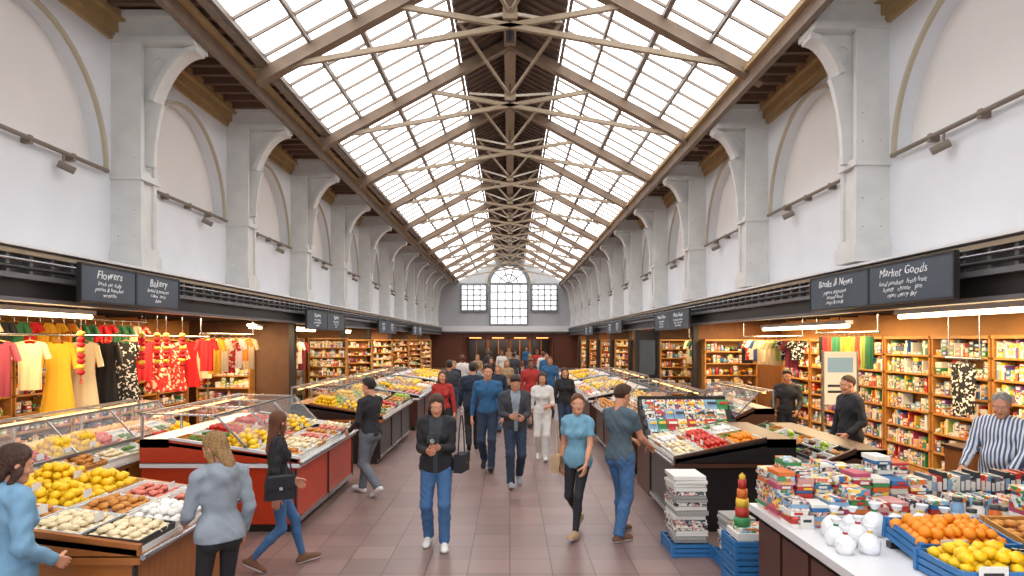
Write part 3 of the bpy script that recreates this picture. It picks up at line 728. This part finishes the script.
bk=[shelf_mesh(1.3,2.35,.3,7,'books',s_) for s_ in(1,2,3)]
gs=[shelf_mesh(1.4,2.3,.35,7,'goods',s_) for s_ in(11,12,13)]
yy=7.0;i=0
while yy<16.4: place(gs[i%3],'goods_shelf',(LB+.36,yy,0),math.pi/2); yy+=1.45;i+=1
yy=18.2
while yy<21.3: place(bk[i%3] if i%2 else gs[i%3],'goods_shelf',(LB+.36,yy,0),math.pi/2); yy+=1.45;i+=1
place(gs[i%3],'goods_shelf',(-7.5,17.1-.38,0),0); i+=1
place(gs[1],'goods_shelf',(-6.06,16.72,0),0) if False else place(gs[1],'goods_shelf',(-6.58,16.34,0),0) if False else None
for x in(-7.6,-6.18): place(bk[i%3],'goods_shelf',(x-.1,22.35-.36,0),0); i+=1
for yp in(26.5,31,36,41,46): 
    for x in(-7.7,-6.26): place(gs[i%3],'goods_shelf',(x-.08,yp-.42,0),0); i+=1
for y in(7.4,8.75,10.1,11.45,12.8): place(bk[i%3],'product_shelf',(RB-.32,y,0),-math.pi/2); i+=1
yy=14.3
while yy<17: place(gs[i%3],'goods_shelf',(RB-.37,yy,0),-math.pi/2); yy+=1.45;i+=1
yy=18.4
while yy<22: place(gs[i%3],'goods_shelf',(RB-.37,yy,0),-math.pi/2); yy+=1.45;i+=1
place(gs[i%3],'goods_shelf',(5.9,17.45-.38,0),0)
for yp in(22.5,27,32,37,42,47): place(gs[i%3],'goods_shelf',(5.9,yp-.42,0),0); i+=1
r=random.Random(3)
ys=[9.0,9.6,10.2,10.8,11.4,12.0,12.6,13.1,13.7,14.3,15.0]
sp=[(.45,.8,'fab_7','top',.5),(.45,.75,'fab_10','top',.7),(.5,1.2,'fab_0','dress',.5),(.5,1.2,'fab_1','dress',.6),(.45,1.15,'fab_8','dress',.5),(.5,1.15,'fab_bw','dress',.6),(.45,.8,'fab_11','top',.5),(.55,1.05,'fab_red','dress',.5),(.55,1.1,'fab_red','dress',.4),(.55,1.05,'fab_11','dress',.4),(.6,.9,'fab_1','top',.4)]
rack(-7.2,ys,2.3,sp)
ys=[8.6+.28*k for k in range(18)]; rack(-7.75,ys,2.6,[(.38,r.uniform(.4,.6),r.choice(['fab_0','fab_2','fab_11','fab_red','fab_4','fab_1','fab_3','fab_8','fab_10']),'top',r.uniform(.2,.7)) for _ in ys],False,'hanging_clothes_rail')
ys=[13.4+.36*k for k in range(7)]; rack(-6.35,ys,2.35,[(.4,r.uniform(.5,.8),m,'top',.4) for m in['fab_11','fab_0','fab_1','fab_red','fab_6','fab_4','fab_10']],False,'hanging_clothes_rail')
for (X,y) in((-6.5,11.3),(-6.45,11.7),(-6.5,12.1),(-6.4,12.5),(-6.3,9.4),(-6.0,17.6),(-6.0,17.9)): garland(X,y,2.5,8,'fab_11',.75)
ys=[18.3+.35*k for k in range(9)]; rack(-6.9,ys,2.25,[(.5,r.uniform(.6,.95),r.choice(FAB+['fab_0','fab_11','fab_2']),'top',r.uniform(.3,1.2)) for _ in ys])
ys=[13.6+.26*k for k in range(12)]; rack(6.1,ys,2.3,[(.42,r.uniform(.4,.6),r.choice(FAB+['fab_1','fab_6','fab_10']),'top',-r.uniform(.2,.8)) for _ in ys],False,'hanging_clothes_rail')
ys=[11.3+.17*k for k in range(11)]; rack(6.35,ys,2.36,[(.13,r.uniform(.5,.62),m,'scarf',-.5) for m in ['fab_3','fab_9','fab_2','fab_4','fab_0','fab_4','fab_3','fab_3','fab_2','fab_11','fab_8']],False,'hanging_scarves_rail')
ys=[18.2+.3*k for k in range(11)]; rack(6.0,ys,2.3,[(.45,r.uniform(.5,.9),r.choice(FAB),'top',-r.uniform(.2,.8)) for _ in ys],False,'hanging_clothes_rail')
rack(6.75,[9.45,9.6],1.95,[(.2,.75,'fab_bw','scarf',-.7),(.2,.8,'fab_bw','scarf',-.5)],False,'hanging_scarves_rail')
rack(6.6,[7.6,7.75],2.3,[(.16,.5,'fab_11','scarf',-.7),(.18,.55,'fab_3','scarf',-.5)],False,'hanging_scarves_rail')
for yb in(23.2,27.6,32.3,37.2,42.4):
    ys=[yb+.4*k for k in range(6)]; rack(-7.2,ys,2.25,[(.5,r.uniform(.6,.95),r.choice(FAB),'top',r.uniform(.3,1.2)) for _ in ys]); rack(6.3,[y+.8 for y in ys],2.25,[(.5,r.uniform(.6,.95),r.choice(FAB),'top',-r.uniform(.3,1.2)) for _ in ys])

# counters ---------------------------------------------------------
KIND={'lemon':('lemon',(.034,.034,.044)),'orange':('orange',(.04,.04,.038)),'tomato':('tomato',(.035,.035,.031)),'apple':('apple',(.037,.037,.034)),
 'pastry':('pastry',(.055,.038,.025)),'cream':('cream',(.045,.045,.022)),'pink':('pinkfood',(.05,.04,.02)),'leaf':('leaf',(.06,.035,.02)),'dkleaf':('dkleaf',(.05,.04,.025)),
 'white':('white_food',(.04,.04,.03)),'choc':('choc',(.04,.04,.02)),'purple':('purple',(.035,.035,.03)),'mango':('lemon',(.055,.042,.04))}
def heap(mb,org,ux,uy,w,d,kind,r,layers=2,scale=1.0):
    m,rad=KIND[kind]; rad=np.array(rad)*scale; nrm=np.cross(ux,uy)
    if nrm[2]<0: nrm=-nrm
    sx=max(rad[0],rad[1])*1.8
    for l in range(layers):
        ins=sx*.5*(l+1); a=ins
        while a<w-ins*.9:
            b=ins
            while b<d-ins*.9:
                p=org+ux*(a+r.uniform(-.2,.2)*sx)+uy*(b+r.uniform(-.2,.2)*sx)+nrm*(rad[2]*(.9+1.3*l)+.012)
                mb.ball(p,rad*r.uniform(.85,1.12),m,Rz(r.uniform(0,3.1))@Rx(r.uniform(-.4,.4))); b+=sx*.93
            a+=sx*.93
def counter(name,s,xa,dep,y0,y1,front,kinds,seed,canopy=True,slope=(.88,1.08),fine=True,trim='white_top',rows=3,cell=.42):
    r=random.Random(seed); mb=MB(); X=lambda u:s*(xa+u)
    B=lambda u0,u1,ya,yb,z0,z1,m: mb.bx((X(u0),ya,z0),(X(u1),yb,z1),m)
    B(.12,dep-.1,y0+.08,y1-.08,0,.1,'black_metal'); B(.06,dep,y0+.04,y1-.04,.1,slope[0]-.1,front)
    n=max(1,int((y1-y0)/1.2))
    for i in range(n+1):
        yy=y0+.04+(y1-y0-.08)*i/n; B(.045,.062,yy-.02,yy+.02,.1,slope[0]-.12,'black_metal')
    B(.045,.062,y0+.04,y1-.04,.1,.16,'steel')
    B(0,dep,y0,y1,slope[0]-.1,slope[0]-.04,trim)
    mb.cyl((X(-.02),y0,slope[0]-.05),(X(-.02),y1,slope[0]-.05),.02,'steel')
    bd=dep-.35; z0,z1=slope
    for yy in(y0,y1-.03): mb.prism([(X(.0),yy,z0-.05),(X(dep),yy,z0-.05),(X(dep),yy,z1+.04),(X(bd),yy,z1+.04),(X(0),yy,z0+.01)],(0,.03,0),front)
    mb.prism([(X(.02),y0,z0-.04),(X(bd),y0,z1-.04),(X(bd),y0,z1),(X(.02),y0,z0)],(0,y1-y0,0),'tray_white')
    for yy in(y0-.005,y1-.03): mb.beam((X(0),yy+.017,z0+.02),(X(bd),yy+.017,z1+.05),.045,.03,trim)
    B(bd,dep,y0,y1,z1-.06,z1+.04,trim)
    u=np.array([s*(bd-.02),0,z1-z0]); Lb=np.linalg.norm(u); ux=u/Lb; uy=np.array([0,1.,0]); nrm=np.array([-ux[2]*s,0,abs(ux[0])])
    nr=rows; tw=Lb/nr; nc=max(1,round((y1-y0-.06)/cell)); td=(y1-y0-.06)/nc; R=np.stack([ux,uy,np.cross(ux,uy)],1)
    o0=np.array([X(.02),y0+.03,z0])
    for a in range(nr):
        for b in range(nc):
            kk=kinds[a%len(kinds)]
            kd=kk[b%len(kk)] if isinstance(kk,tuple) else r.choice(kk); tm=r.choice(['tray_white','tray_black','tray_white','wood'])
            o=o0+ux*(tw*a+.015)+uy*(td*b+.012); w,d=tw-.03,td-.024
            c=o+ux*w/2+uy*d/2
            for q in(0,1):
                mb.box(o+ux*(w*q)+uy*d/2+nrm*.025,(.012,d,.05),tm,R); mb.box(c+uy*(q-.5)*d+nrm*.025,(w,.012,.05),tm,R)
            mb.box(c+nrm*.004,(w,d,.008),tm,R)
            heap(mb,o,ux,uy,w,d,kd,r,(3 if kd in('mango','lemon') else 2) if fine else 1,1.0 if fine else 1.5)
            if r.random()<.8: p=c-ux*w*.45+nrm*.1; mb.box(p,(.004,.1,.06),'paper',Rz(0)); mb.cyl(p-nrm*.08,p-nrm*.02,.003,'steel',n=5)
    if canopy:
        zt=1.42; ut=dep-.02; ug=bd*.42
        m=max(1,round((y1-y0)/1.1))
        for i in range(m+1):
            yy=y0+.02+(y1-y0-.04)*i/m
            mb.cyl((X(ut),yy,z1),(X(ut),yy,zt),.018,'steel'); mb.beam((X(ut),yy,zt),(X(ug+.35),yy,zt-.02),.03,.02,'steel'); mb.beam((X(ug+.35),yy,zt-.02),(X(ug),yy,z0+(z1-z0)*.45+.06),.02,.02,'steel')
        for uu,zz in((ut,zt),(ug+.35,zt-.02),(ug,z0+(z1-z0)*.45+.06)): mb.beam((X(uu),y0,zz),(X(uu),y1,zz),.035,.03,'grey_metal')
        for i in range(m):
            ya=y0+.05+(y1-y0-.04)*i/m; yb=ya+(y1-y0-.04)/m-.06
            mb.poly([(X(ut),ya,zt+.01),(X(ut),yb,zt+.01),(X(ug+.35),yb,zt-.01),(X(ug+.35),ya,zt-.01)],'glass')
            mb.poly([(X(ug+.35),ya,zt-.01),(X(ug+.35),yb,zt-.01),(X(ug),yb,z0+(z1-z0)*.45+.07),(X(ug),ya,z0+(z1-z0)*.45+.07)],'glass')
        mb.cyl((X(ut-.1),y0+.1,zt-.04),(X(ut-.1),y1-.1,zt-.04),.012,'warm_glow',n=8)
    mb.obj(name)
K1=[['pastry','cream','pink','mango','white','pastry'],['lemon','mango','pastry','cream'],['leaf','lemon','pink','pastry']]
counter('produce_counter',-1,2.5,2.0,4.32,5.85,'wood_orange',[('cream','white','pink','cream'),('cream','pastry','pink','pastry'),('pastry','mango','mango','mango'),('lemon','mango','mango','leaf')],4,canopy=False,trim='wood_orange',rows=4)
counter('glass_display_counter',-1,4.55,1.0,6.0,9.4,'wood',[['leaf','tomato','lemon','cream','pastry']],9,canopy=True,rows=2,trim='wood')
counter('deli_counter',-1,2.5,1.9,7.6,10.4,'red_panel',[['pink','cream','pastry'],['cream','pastry','mango','pink'],['leaf','pastry','tomato']],5)
counter('produce_counter',-1,2.35,1.7,11.8,15.4,'black_panel',[['leaf','tomato','pastry','apple'],['cream','pastry','mango'],['lemon','apple']],6,trim='wood_orange')
counter('produce_counter',-1,2.3,1.7,16.2,20.4,'brown_panel',K1,7,fine=False)
counter('produce_counter',-1,2.3,1.7,21.6,26.5,'black_panel',K1,8,fine=False,canopy=False)
counter('produce_counter',1,1.95,1.45,7.6,9.2,'black_panel',[['pink','cream','pastry','white'],['pastry','cream','tomato'],['leaf','white','orange']],15,canopy=False,trim='wood_dark')
counter('produce_counter',1,1.9,1.45,10.9,14.6,'wood_dark',[['pastry','orange','pastry'],['cream','pastry'],['pink','mango']],16,trim='wood_orange')
counter('produce_counter',1,1.9,1.5,15.6,20.4,'brown_panel',K1,17,fine=False)
counter('produce_counter',1,1.9,1.5,21.6,26.5,'black_panel',K1,18,fine=False,canopy=False)
counter('glass_display_counter',1,3.75,.8,11.0,13.6,'wood_dark',[['purple','dkleaf','cream','choc']],19,canopy=True,rows=2,trim='wood_dark')
counter('sweets_counter',1,3.55,.75,7.3,9.8,'wood_dark',[['dkleaf','leaf','choc','pastry','purple','apple']],23,canopy=False,rows=2,trim='wood_dark',slope=(.86,1.0),cell=.3)

mb=MB(); mb.bx((2.05,3.0,.84),(4.6,5.5,.9),'white_top'); mb.bx((2.12,3.05,.1),(4.55,5.44,.84),'black_panel'); mb.bx((2.2,3.1,0),(4.5,5.35,.1),'black_metal')
for i in range(5): yy=3.1+i*.47; mb.bx((2.1,yy,.14),(2.12,yy+.42,.78),'brown_panel')
mb.obj('sales_counter')
ZC=.9
def stack(mb,x,y,z,w,d,n,r,t=(.02,.042),pool=None):
    for i in range(n):
        h=r.uniform(*t); m=r.choice(pool or PRT+PAL); a=r.uniform(-.08,.08)
        mb.box((x+r.uniform(-.01,.01),y+r.uniform(-.01,.01),z+h/2),(w,d,h*.92),m,Rz(a))
        if r.random()<.5: mb.box((x+r.uniform(-.02,.02),y-d/2-.002,z+h/2),(w*.5,.006,h*.5),r.choice(['pk_4','pk_2','pk_0','pk_10']),None)
        z+=h
    return z
r=random.Random(21)
POOL=PRT*3+['pk_4','pk_10','pk_9','pk_8','pk_0','pk_3','pk_5','pk_1','pk_13']
mb=MB()
for j,yy in enumerate((4.86,5.1,5.33)):
    for i in range(8): stack(mb,2.16+i*.148,yy,ZC,.13,.2,6+j*3+r.randint(0,3),r,pool=POOL)
mb.obj('packaged_goods_stacks')
mb=MB()
for j,yy in enumerate((5.02,5.32)):
    x=3.4; zz=ZC+.12*j
    if j: mb.bx((3.38,yy-.14,ZC),(4.58,yy+.12,zz),'wood_dark')
    while x<4.54:
        w=r.uniform(.02,.045); h=r.uniform(.15,.2); mb.bx((x,yy-.1,zz),(x+w,yy+.07,zz+h),r.choice(['pk_7','pk_12','pk_4','pk_7','pk_0','pk_12']+PRT)); mb.bx((x+.004,yy-.103,zz+h*.3),(x+w-.004,yy-.1,zz+h*.75),r.choice(['pk_4','paper','pk_8'])); x+=w+.004
mb.obj('books_row')
def crate(mb,x,y,z,w,d,h,m,tilt=0,slats=True):
    R=Rx(tilt); P=lambda a:np.array([x,y,z])+R@np.array(a,float)
    mb.box(P((w/2,d/2,.01)),(w,d,.02),m,R)
    for k in range(3 if slats else 1):
        hh=h/3*.75 if slats else h; zc=(k+.5)*h/3 if slats else h/2
        for q in(0,1): mb.box(P((w/2,d*q,zc)),(w,.014,hh),m,R); mb.box(P((w*q,d/2,zc)),(.014,d,hh),m,R)
    for q in(0,1):
        for p in(0,1): mb.box(P((w*q,d*p,h/2)),(.03,.03,h),m,R)
    return P,R
def crate_obj(name,x,y,z,w,d,h,m,kind,tilt=0,seed=0,layers=2):
    rr=random.Random(seed); mb=MB(); P,R=crate(mb,x,y,z,w,d,h,m,tilt)
    c=P((0,0,h*.55)); heap(mb,c,R@np.array([1.,0,0]),R@np.array([0,1.,0]),w,d,kind,rr,layers)
    if tilt: mb.bx((x,y+d*.8,ZC),(x+w,y+d*.95,z+d*.8*math.sin(tilt)-.01),'tray_black')
    p=P((w*.3,-.02,h*.9)); mb.box(p,(.16,.006,.09),'paper',R); p=P((w*.3,-.024,h*.9)); mb.box(p,(.11,.004,.02),'black_metal',R)
    mb.obj(name)
crate_obj('orange_crate',2.55,3.98,ZC+.005,.6,.38,.14,'blue_plastic','orange',.16,1)
crate_obj('fruit_crate',2.48,3.5,ZC+.005,.5,.4,.13,'blue_plastic','mango',.0,2)
crate_obj('orange_crate',3.06,3.48,ZC+.005,.5,.4,.13,'tray_black','orange',.0,3)
crate_obj('sweets_crate',3.22,3.98,ZC+.005,.45,.4,.14,'wood','pastry',.16,4)
mb=MB()
for i in range(5):
    for q in range(4): stack(mb,3.78+q*.19,3.6+i*.26,ZC,.16,.2,4+r.randint(0,2)+i,r,pool=POOL)
mb.obj('packaged_goods_stacks')
for k,(x,y,sx) in enumerate(((2.3,4.55,.95),(2.47,4.62,.85),(2.62,4.6,1.0),(2.79,4.62,.9),(2.38,4.38,.85),(2.22,4.36,.8),(2.96,4.6,.95),(2.2,4.2,.75),(3.12,4.6,.85),(2.36,4.2,.8))):
    mb=MB(); q=sx*.085
    mb.lathe((0,0,0),[(0,0),(q*.75,0),(q*.95,q*.4),(q*1.02,q*.95),(q*.85,q*1.45),(q*.5,q*1.8),(q*.2,q*2.0),(q*.16,q*2.1),(q*.42,q*2.5),(q*.5,q*2.7)],'bag_plastic',22,.07); mb.lathe((0,0,q*1.98),[(q*.24,0),(q*.26,.008),(q*.22,.018)],['pk_2','pk_0','pk_3'][k%3],12); mb.obj('tied_white_bag',(x,y,ZC),k)
for i,(x,y) in enumerate(((3.28,4.55),(3.41,4.5),(3.54,4.6),(3.3,4.72),(3.48,4.76))):
    mb=MB(); h=.2+.04*(i%2); mb.lathe((0,0,0),[(0,0),(.04,0),(.042,h*.75),(.03,h*.85),(.03,h*.88)],['pk_10','pk_5','pk_4','pk_8','pk_10'][i%5],14); mb.lathe((0,0,h*.88),[(.034,0),(.034,h*.12),(0,h*.12)],'pk_7',14); mb.lathe((0,0,h*.2),[(.043,0),(.043,h*.35)],'paper',14); mb.obj('jam_jar',(x,y,ZC))
mb=MB(); 
for i in range(6): mb.bx((2.15+i*.2,4.735,ZC),(2.25+i*.2,4.74,ZC+.1),'paper'); mb.bx((2.17+i*.2,4.732,ZC+.05),(2.23+i*.2,4.735,ZC+.07),'pk_7')
mb.obj('price_cards')
def papers(x,y,w,d,n,seed,base=True):
    rr=random.Random(seed); mb=MB(); z=0
    if base: crate(mb,x-w/2-.03,y-d/2-.03,0,w+.06,d+.06,.14,'blue_plastic'); z=.14
    for i in range(n):
        h=rr.uniform(.025,.05); mb.box((x+rr.uniform(-.015,.015),y+rr.uniform(-.015,.015),z+h/2),(w,d,h*.85),rr.choice(['paper','paper_grey','paper_grey','print_2','paper']),Rz(rr.uniform(-.06,.06))); z+=h
    mb.obj('newspaper_stack')
papers(1.92,7.0,.34,.4,18,1); papers(2.29,6.5,.26,.32,10,2)
mb=MB()
for k in range(3): crate(mb,2.02,5.72,.001+.17*k,.38,.34,.16,'blue_plastic')
mb.bx((2.04,5.74,.5),(2.38,6.02,.56),'paper'); mb.bx((2.06,5.76,.56),(2.36,6.0,.6),'print_1'); mb.obj('stacked_crates')
mb=MB()
for k,(c,rad) in enumerate((('pk_3',.07),('pk_0',.06),('pk_2',.055),('pk_5',.045),('pk_0',.035))): mb.lathe((0,0,k*.085),[(0,0),(rad,0),(rad*1.05,.04),(rad,.08),(0,.085)],c,16)
mb.lathe((0,0,.425),[(.025,0),(.03,.03),(0,.06)],'pk_2',12); mb.obj('stacking_toy_tower',(2.13,5.87,.6))
def magrack(x,y,w,rows,seed,rz=0,z=.0):
    rr=random.Random(seed); mb=MB()
    mb.bx((0,0,0),(w,.9,.75),'wood_dark'); mb.bx((0,.86,.75),(w,.9,1.4),'black_metal')
    for k in range(rows):
        yb=.04+k*.2; zb=.78+k*.13; mb.box((w/2,yb+.08,zb+.08),(w,.012,.24),'black_metal',Rx(math.radians(-40))); mb.bx((0,yb-.03,zb-.04),(w,yb+.0,zb+.04),'steel')
        mb.bx((0,yb,.75),(.02,yb+.18,zb+.1),'black_metal'); mb.bx((w-.02,yb,.75),(w,yb+.18,zb+.1),'black_metal')
        xx=.04
        while xx<w-.15:
            ww=rr.uniform(.13,.2); mb.box((xx+ww/2,yb+.06,zb+.085),(ww*.93,.02,.24),rr.choice(PRT+PRT+['pk_0','pk_3','pk_8','pk_10']),Rx(math.radians(-40))); mb.box((xx+ww/2,yb+.03,zb+.14),(ww*.7,.012,.04),rr.choice(['pk_0','pk_4','pk_2','pk_7']),Rx(math.radians(-40))); xx+=ww
    mb.obj('magazine_display_rack',(x,y,z),rz)
magrack(2.05,9.4,1.4,4,4,0)
mb=MB(); mb.bx((0,0,0),(1.0,.5,.95),'wood_orange'); mb.bx((-.03,-.03,.95),(1.03,.53,.99),'wood_dark'); mb.bx((.3,.1,.99),(.62,.35,1.04),'black_metal'); mb.box((.46,.28,1.14),(.3,.02,.2),'black_metal',Rx(-.3)); mb.bx((.42,.26,1.03),(.5,.3,1.1),'black_metal'); mb.box((.46,.267,1.14),(.26,.004,.16),'pk_8',Rx(-.3)); mb.obj('cash_desk',(5.5,7.6,0))
mb=MB(); mb.bx((0,0,1.2),(.55,.03,2.1),'paper'); mb.bx((-.03,-.01,0),(0,.04,2.12),'steel'); mb.bx((.55,-.01,0),(.58,.04,2.12),'steel'); mb.bx((-.2,-.15,0),(.75,.2,.03),'steel'); mb.bx((.06,-.006,1.75),(.49,0,2.0),'pk_8'); mb.bx((.06,-.006,1.4),(.49,0,1.44),'pk_7'); mb.bx((.06,-.006,1.5),(.49,0,1.54),'pk_7'); mb.obj('notice_board',(5.35,10.9,0))
# ============================================================ PEOPLE
cb=cloth('black','#222226');cn=cloth('navy','#232d3f');cj=cloth('jeans','#3f6590');cjd=cloth('jeans_dark','#28364c');cg=cloth('grey','#8b949d');cbl=cloth('blue','#2a5a84');clb=cloth('lightblue','#7199b5')
ct=cloth('teal','#4c5c66');cw=cloth('white','#d6d4d0');cr=cloth('red','#a82e29');cgj=cloth('grey_jeans','#656c75');cdg=cloth('dark_grey','#393c42');cbr=cloth('brown','#6b4a35');cpl=cloth('sky','#6c9bb2');cta=cloth('tan','#a98c6a')
mat_stripe('cloth_striped','#d4d6da','#4a5f80',9,'X')
person('woman_in_blue_hoodie',-3.05,3.88,-25,1.66,True,clb,cjd,'cloth_black',hair=HB,style='mid',hood=True,bulk=.02,look=(-10,15),hands=((-.2,.14,1.0),(.2,.16,1.0)),vox=.010)
person('woman_in_grey_hoodie',-2.14,4.72,45,1.62,True,cg,cb,'cloth_black',hair=HL,style='mid',hood=True,bulk=.008,look=(25,20),hands=((-.18,.25,1.02),(.22,.06,.90)),tight=True,vox=.010)
person('woman_in_black_jacket',-2.34,6.45,-65,1.6,True,cb,cj,'cloth_brown',hair=HA,style='long',feet=walk(.27,1),hands=((-.25,.2,.95),(.26,-.05,.85)),look=(35,5),tight=True,vox=.010,bulk=.004)
person('woman_with_camera',-.82,7.15,180,1.70,True,cb,cj,'cloth_white',hair=HB,style='mid',feet=((-.1,.1,0,.1),(.1,-.08,.02,-.1,.15)),hands=((-.06,.26,1.17),(.07,.26,1.13)),look=(5,18),collar=True,hem=.86,bulk=.014,vox=.010,curl=.6,palm=((.8,-.3,.3),(-.8,-.3,.3)),inner=cdg)
person('man_in_black_sweater',-2.08,9.5,60,1.74,False,cb,cgj,'cloth_white',hair=HD,feet=walk(.22,-1),hands=((-.22,.2,.98),(.24,.25,.95)),look=(10,8),vox=.011)
person('man_in_blue_sweater',-.4,11.4,175,1.86,False,cbl,cjd,'cloth_black',hair=HB,feet=walk(.16,1),hands=((-.26,.1,.84),(.27,.02,.82)),look=(10,5),vox=.012)
person('man_in_dark_jacket',.08,10.1,185,1.76,False,cdg,cjd,'cloth_grey',hair=HD,feet=walk(.14,-1),hands=((-.1,.28,1.1),(.1,.26,1.12)),look=(0,28),bulk=.012,hem=.87,vox=.011,curl=.6,inner=cg)
person('woman_in_white_top',.62,12.3,175,1.68,True,cw,cw,'cloth_white',hair=HB,style='long',feet=walk(.15,1),hands=((-.12,.25,1.08),(.24,.03,.84)),sleeve='mid',look=(0,10),vox=.013)
person('woman_in_light_blue_top',.8,7.6,150,1.67,True,cpl,cb,'cloth_tan',hair=HA,style='bun',feet=walk(.24,1),hands=((-.2,.2,.92),(.22,-.02,.86)),sleeve='short',look=(30,-2),tight=True,vox=.010,hem=.84)
person('man_in_grey_tshirt',1.28,7.45,-50,1.78,False,ct,cj,'cloth_brown',hair=HB,feet=((-.12,.16,0,.1),(.1,-.14,0,-.15)),hands=((-.16,.36,1.08),(.14,.34,1.04)),sleeve='short',look=(-5,15),vox=.010,palm=((0,0,-1),(0,0,-1)))
person('woman_in_red_top',-1.35,12.8,180,1.68,True,cr,cb,hair=HA,style='long',feet=walk(.12,1),vox=.014)
person('man_in_dark_coat',-.78,13.4,5,1.82,False,cn,cb,hair=HD,feet=walk(.15,-1),hem=.8,bulk=.015,vox=.014)
person('man_in_black_coat',4.78,9.0,95,1.80,False,cb,cb,hair=HB,style='crop',hands=((-.24,.18,.98),(.24,.1,.86)),look=(0,10),collar=True,bulk=.012,hem=.82,vox=.011)
person('shopkeeper_in_black',5.2,12.0,150,1.74,False,cb,cb,skin='skin_b',hair=HD,hands=((-.2,.28,1.0),(.2,.28,1.0)),look=(0,10),vox=.012)
person('man_in_striped_shirt',5.0,6.5,120,1.78,False,'cloth_striped',cjd,hair=HG,style='crop',hands=((-.2,.32,1.02),(.2,.32,1.0)),look=(15,20),belly=.02,bulk=.012,vox=.011,palm=((0,0,-1),(0,0,-1)))
tops=[cb,cdg,cn,cr,cg,cbl,cta,cw,cdg,cbr]; bots=[cjd,cb,cj,cgj,cb]
meshes=[]
crowd=[(1.25,14.6),(-1.5,15.8),(-.3,16.2),(.55,17.0),(-1.0,18.2),(1.2,19.3),(-.1,20.4),(-1.6,21.5),(.75,22.6),(-.7,23.5),(1.4,24.6),(.15,26),(-1.4,27.5),(.9,29),(-.4,31),(1.4,33),(-1.2,35),(.3,37),(-.6,40),(1.1,43),(-1.5,45),(-.1,47.5),(-1.7,19.4),(1.45,28)]
for i,(x,y) in enumerate(crowd):
    if i<9:
        fem=i%2==0
        o=person('woman_shopper' if fem else 'man_shopper',x,y,[180,0,170,190,10,175,185,20,165][i],1.66 if fem else 1.79,fem,tops[i%10],bots[i%5],hair=[HB,HD,HL,HA][i%4],style=['long','short','tail','short','mid','crop'][i%6],feet=walk(.14+.02*(i%4),1 if i%3 else -1),hem=.84 if i%2 else .9,bulk=.01,vox=.017,skin=['skin_a','skin_b','skin_a','skin_c'][i%4])
        meshes.append(o)
    else:
        src=meshes[(i*5)%9]; place(src.data,src.name.split('.')[0],(x,y,0),math.radians([180,0,170,10,190][i%5]))
def handbag(x,y,z,rz,m,w=.26,h=.2,strap=.5):
    mb=MB(); mb.prism([(-w/2,-.05,0),(w/2,-.05,0),(w/2*.88,-.05,h),(-w/2*.88,-.05,h)],(0,.1,0),m); mb.box((0,-.054,h*.72),(w*.9,.012,h*.5),m); mb.box((0,-.063,h*.5),(.03,.008,.03),'steel')
    P=[(-w*.4,0,h),(-w*.28,0,h+strap*.6),(-w*.08,0,h+strap),(w*.08,0,h+strap),(w*.28,0,h+strap*.6),(w*.4,0,h)]; mb.tube(P,.008,m,6)
    mb.obj('handbag',(x,y,z),rz)
handbag(-.545,7.18,.83,1.3,cb,.26,.2,strap=.42); handbag(-2.2,6.12,.78,.5,cb,.28,.22,.36); handbag(.56,7.7,.72,1.3,cta,.24,.2,.4)
mb=MB(); mb.box((0,0,0),(.12,.045,.075),'black_metal'); mb.box((0,0,.045),(.045,.04,.03),'black_metal'); mb.cyl((0,-.02,-.002),(0,-.085,-.002),.03,'black_metal',.032,n=16); mb.cyl((0,-.086,-.002),(0,-.088,-.002),.025,'glass',n=16)
mb.obj('camera',(-.82,6.81,1.24))

# ============================================================ LIGHT / CAMERA
w=bpy.data.worlds.new('World'); sc.world=w; w.use_nodes=True
bg=w.node_tree.nodes['Background']; bg.inputs[0].default_value=(.97,.97,1,1); bg.inputs[1].default_value=1.9
cam=bpy.data.cameras.new('Camera'); co=bpy.data.objects.new('Camera',cam); sc.collection.objects.link(co)
co.location=(0,0,2.3); co.rotation_euler=(math.pi/2,0,0); cam.sensor_width=36; cam.lens=22.5; cam.shift_x=2/1024; cam.shift_y=52/1024; cam.clip_start=.05; cam.clip_end=200
sc.camera=co
print('done',len(bpy.data.objects))
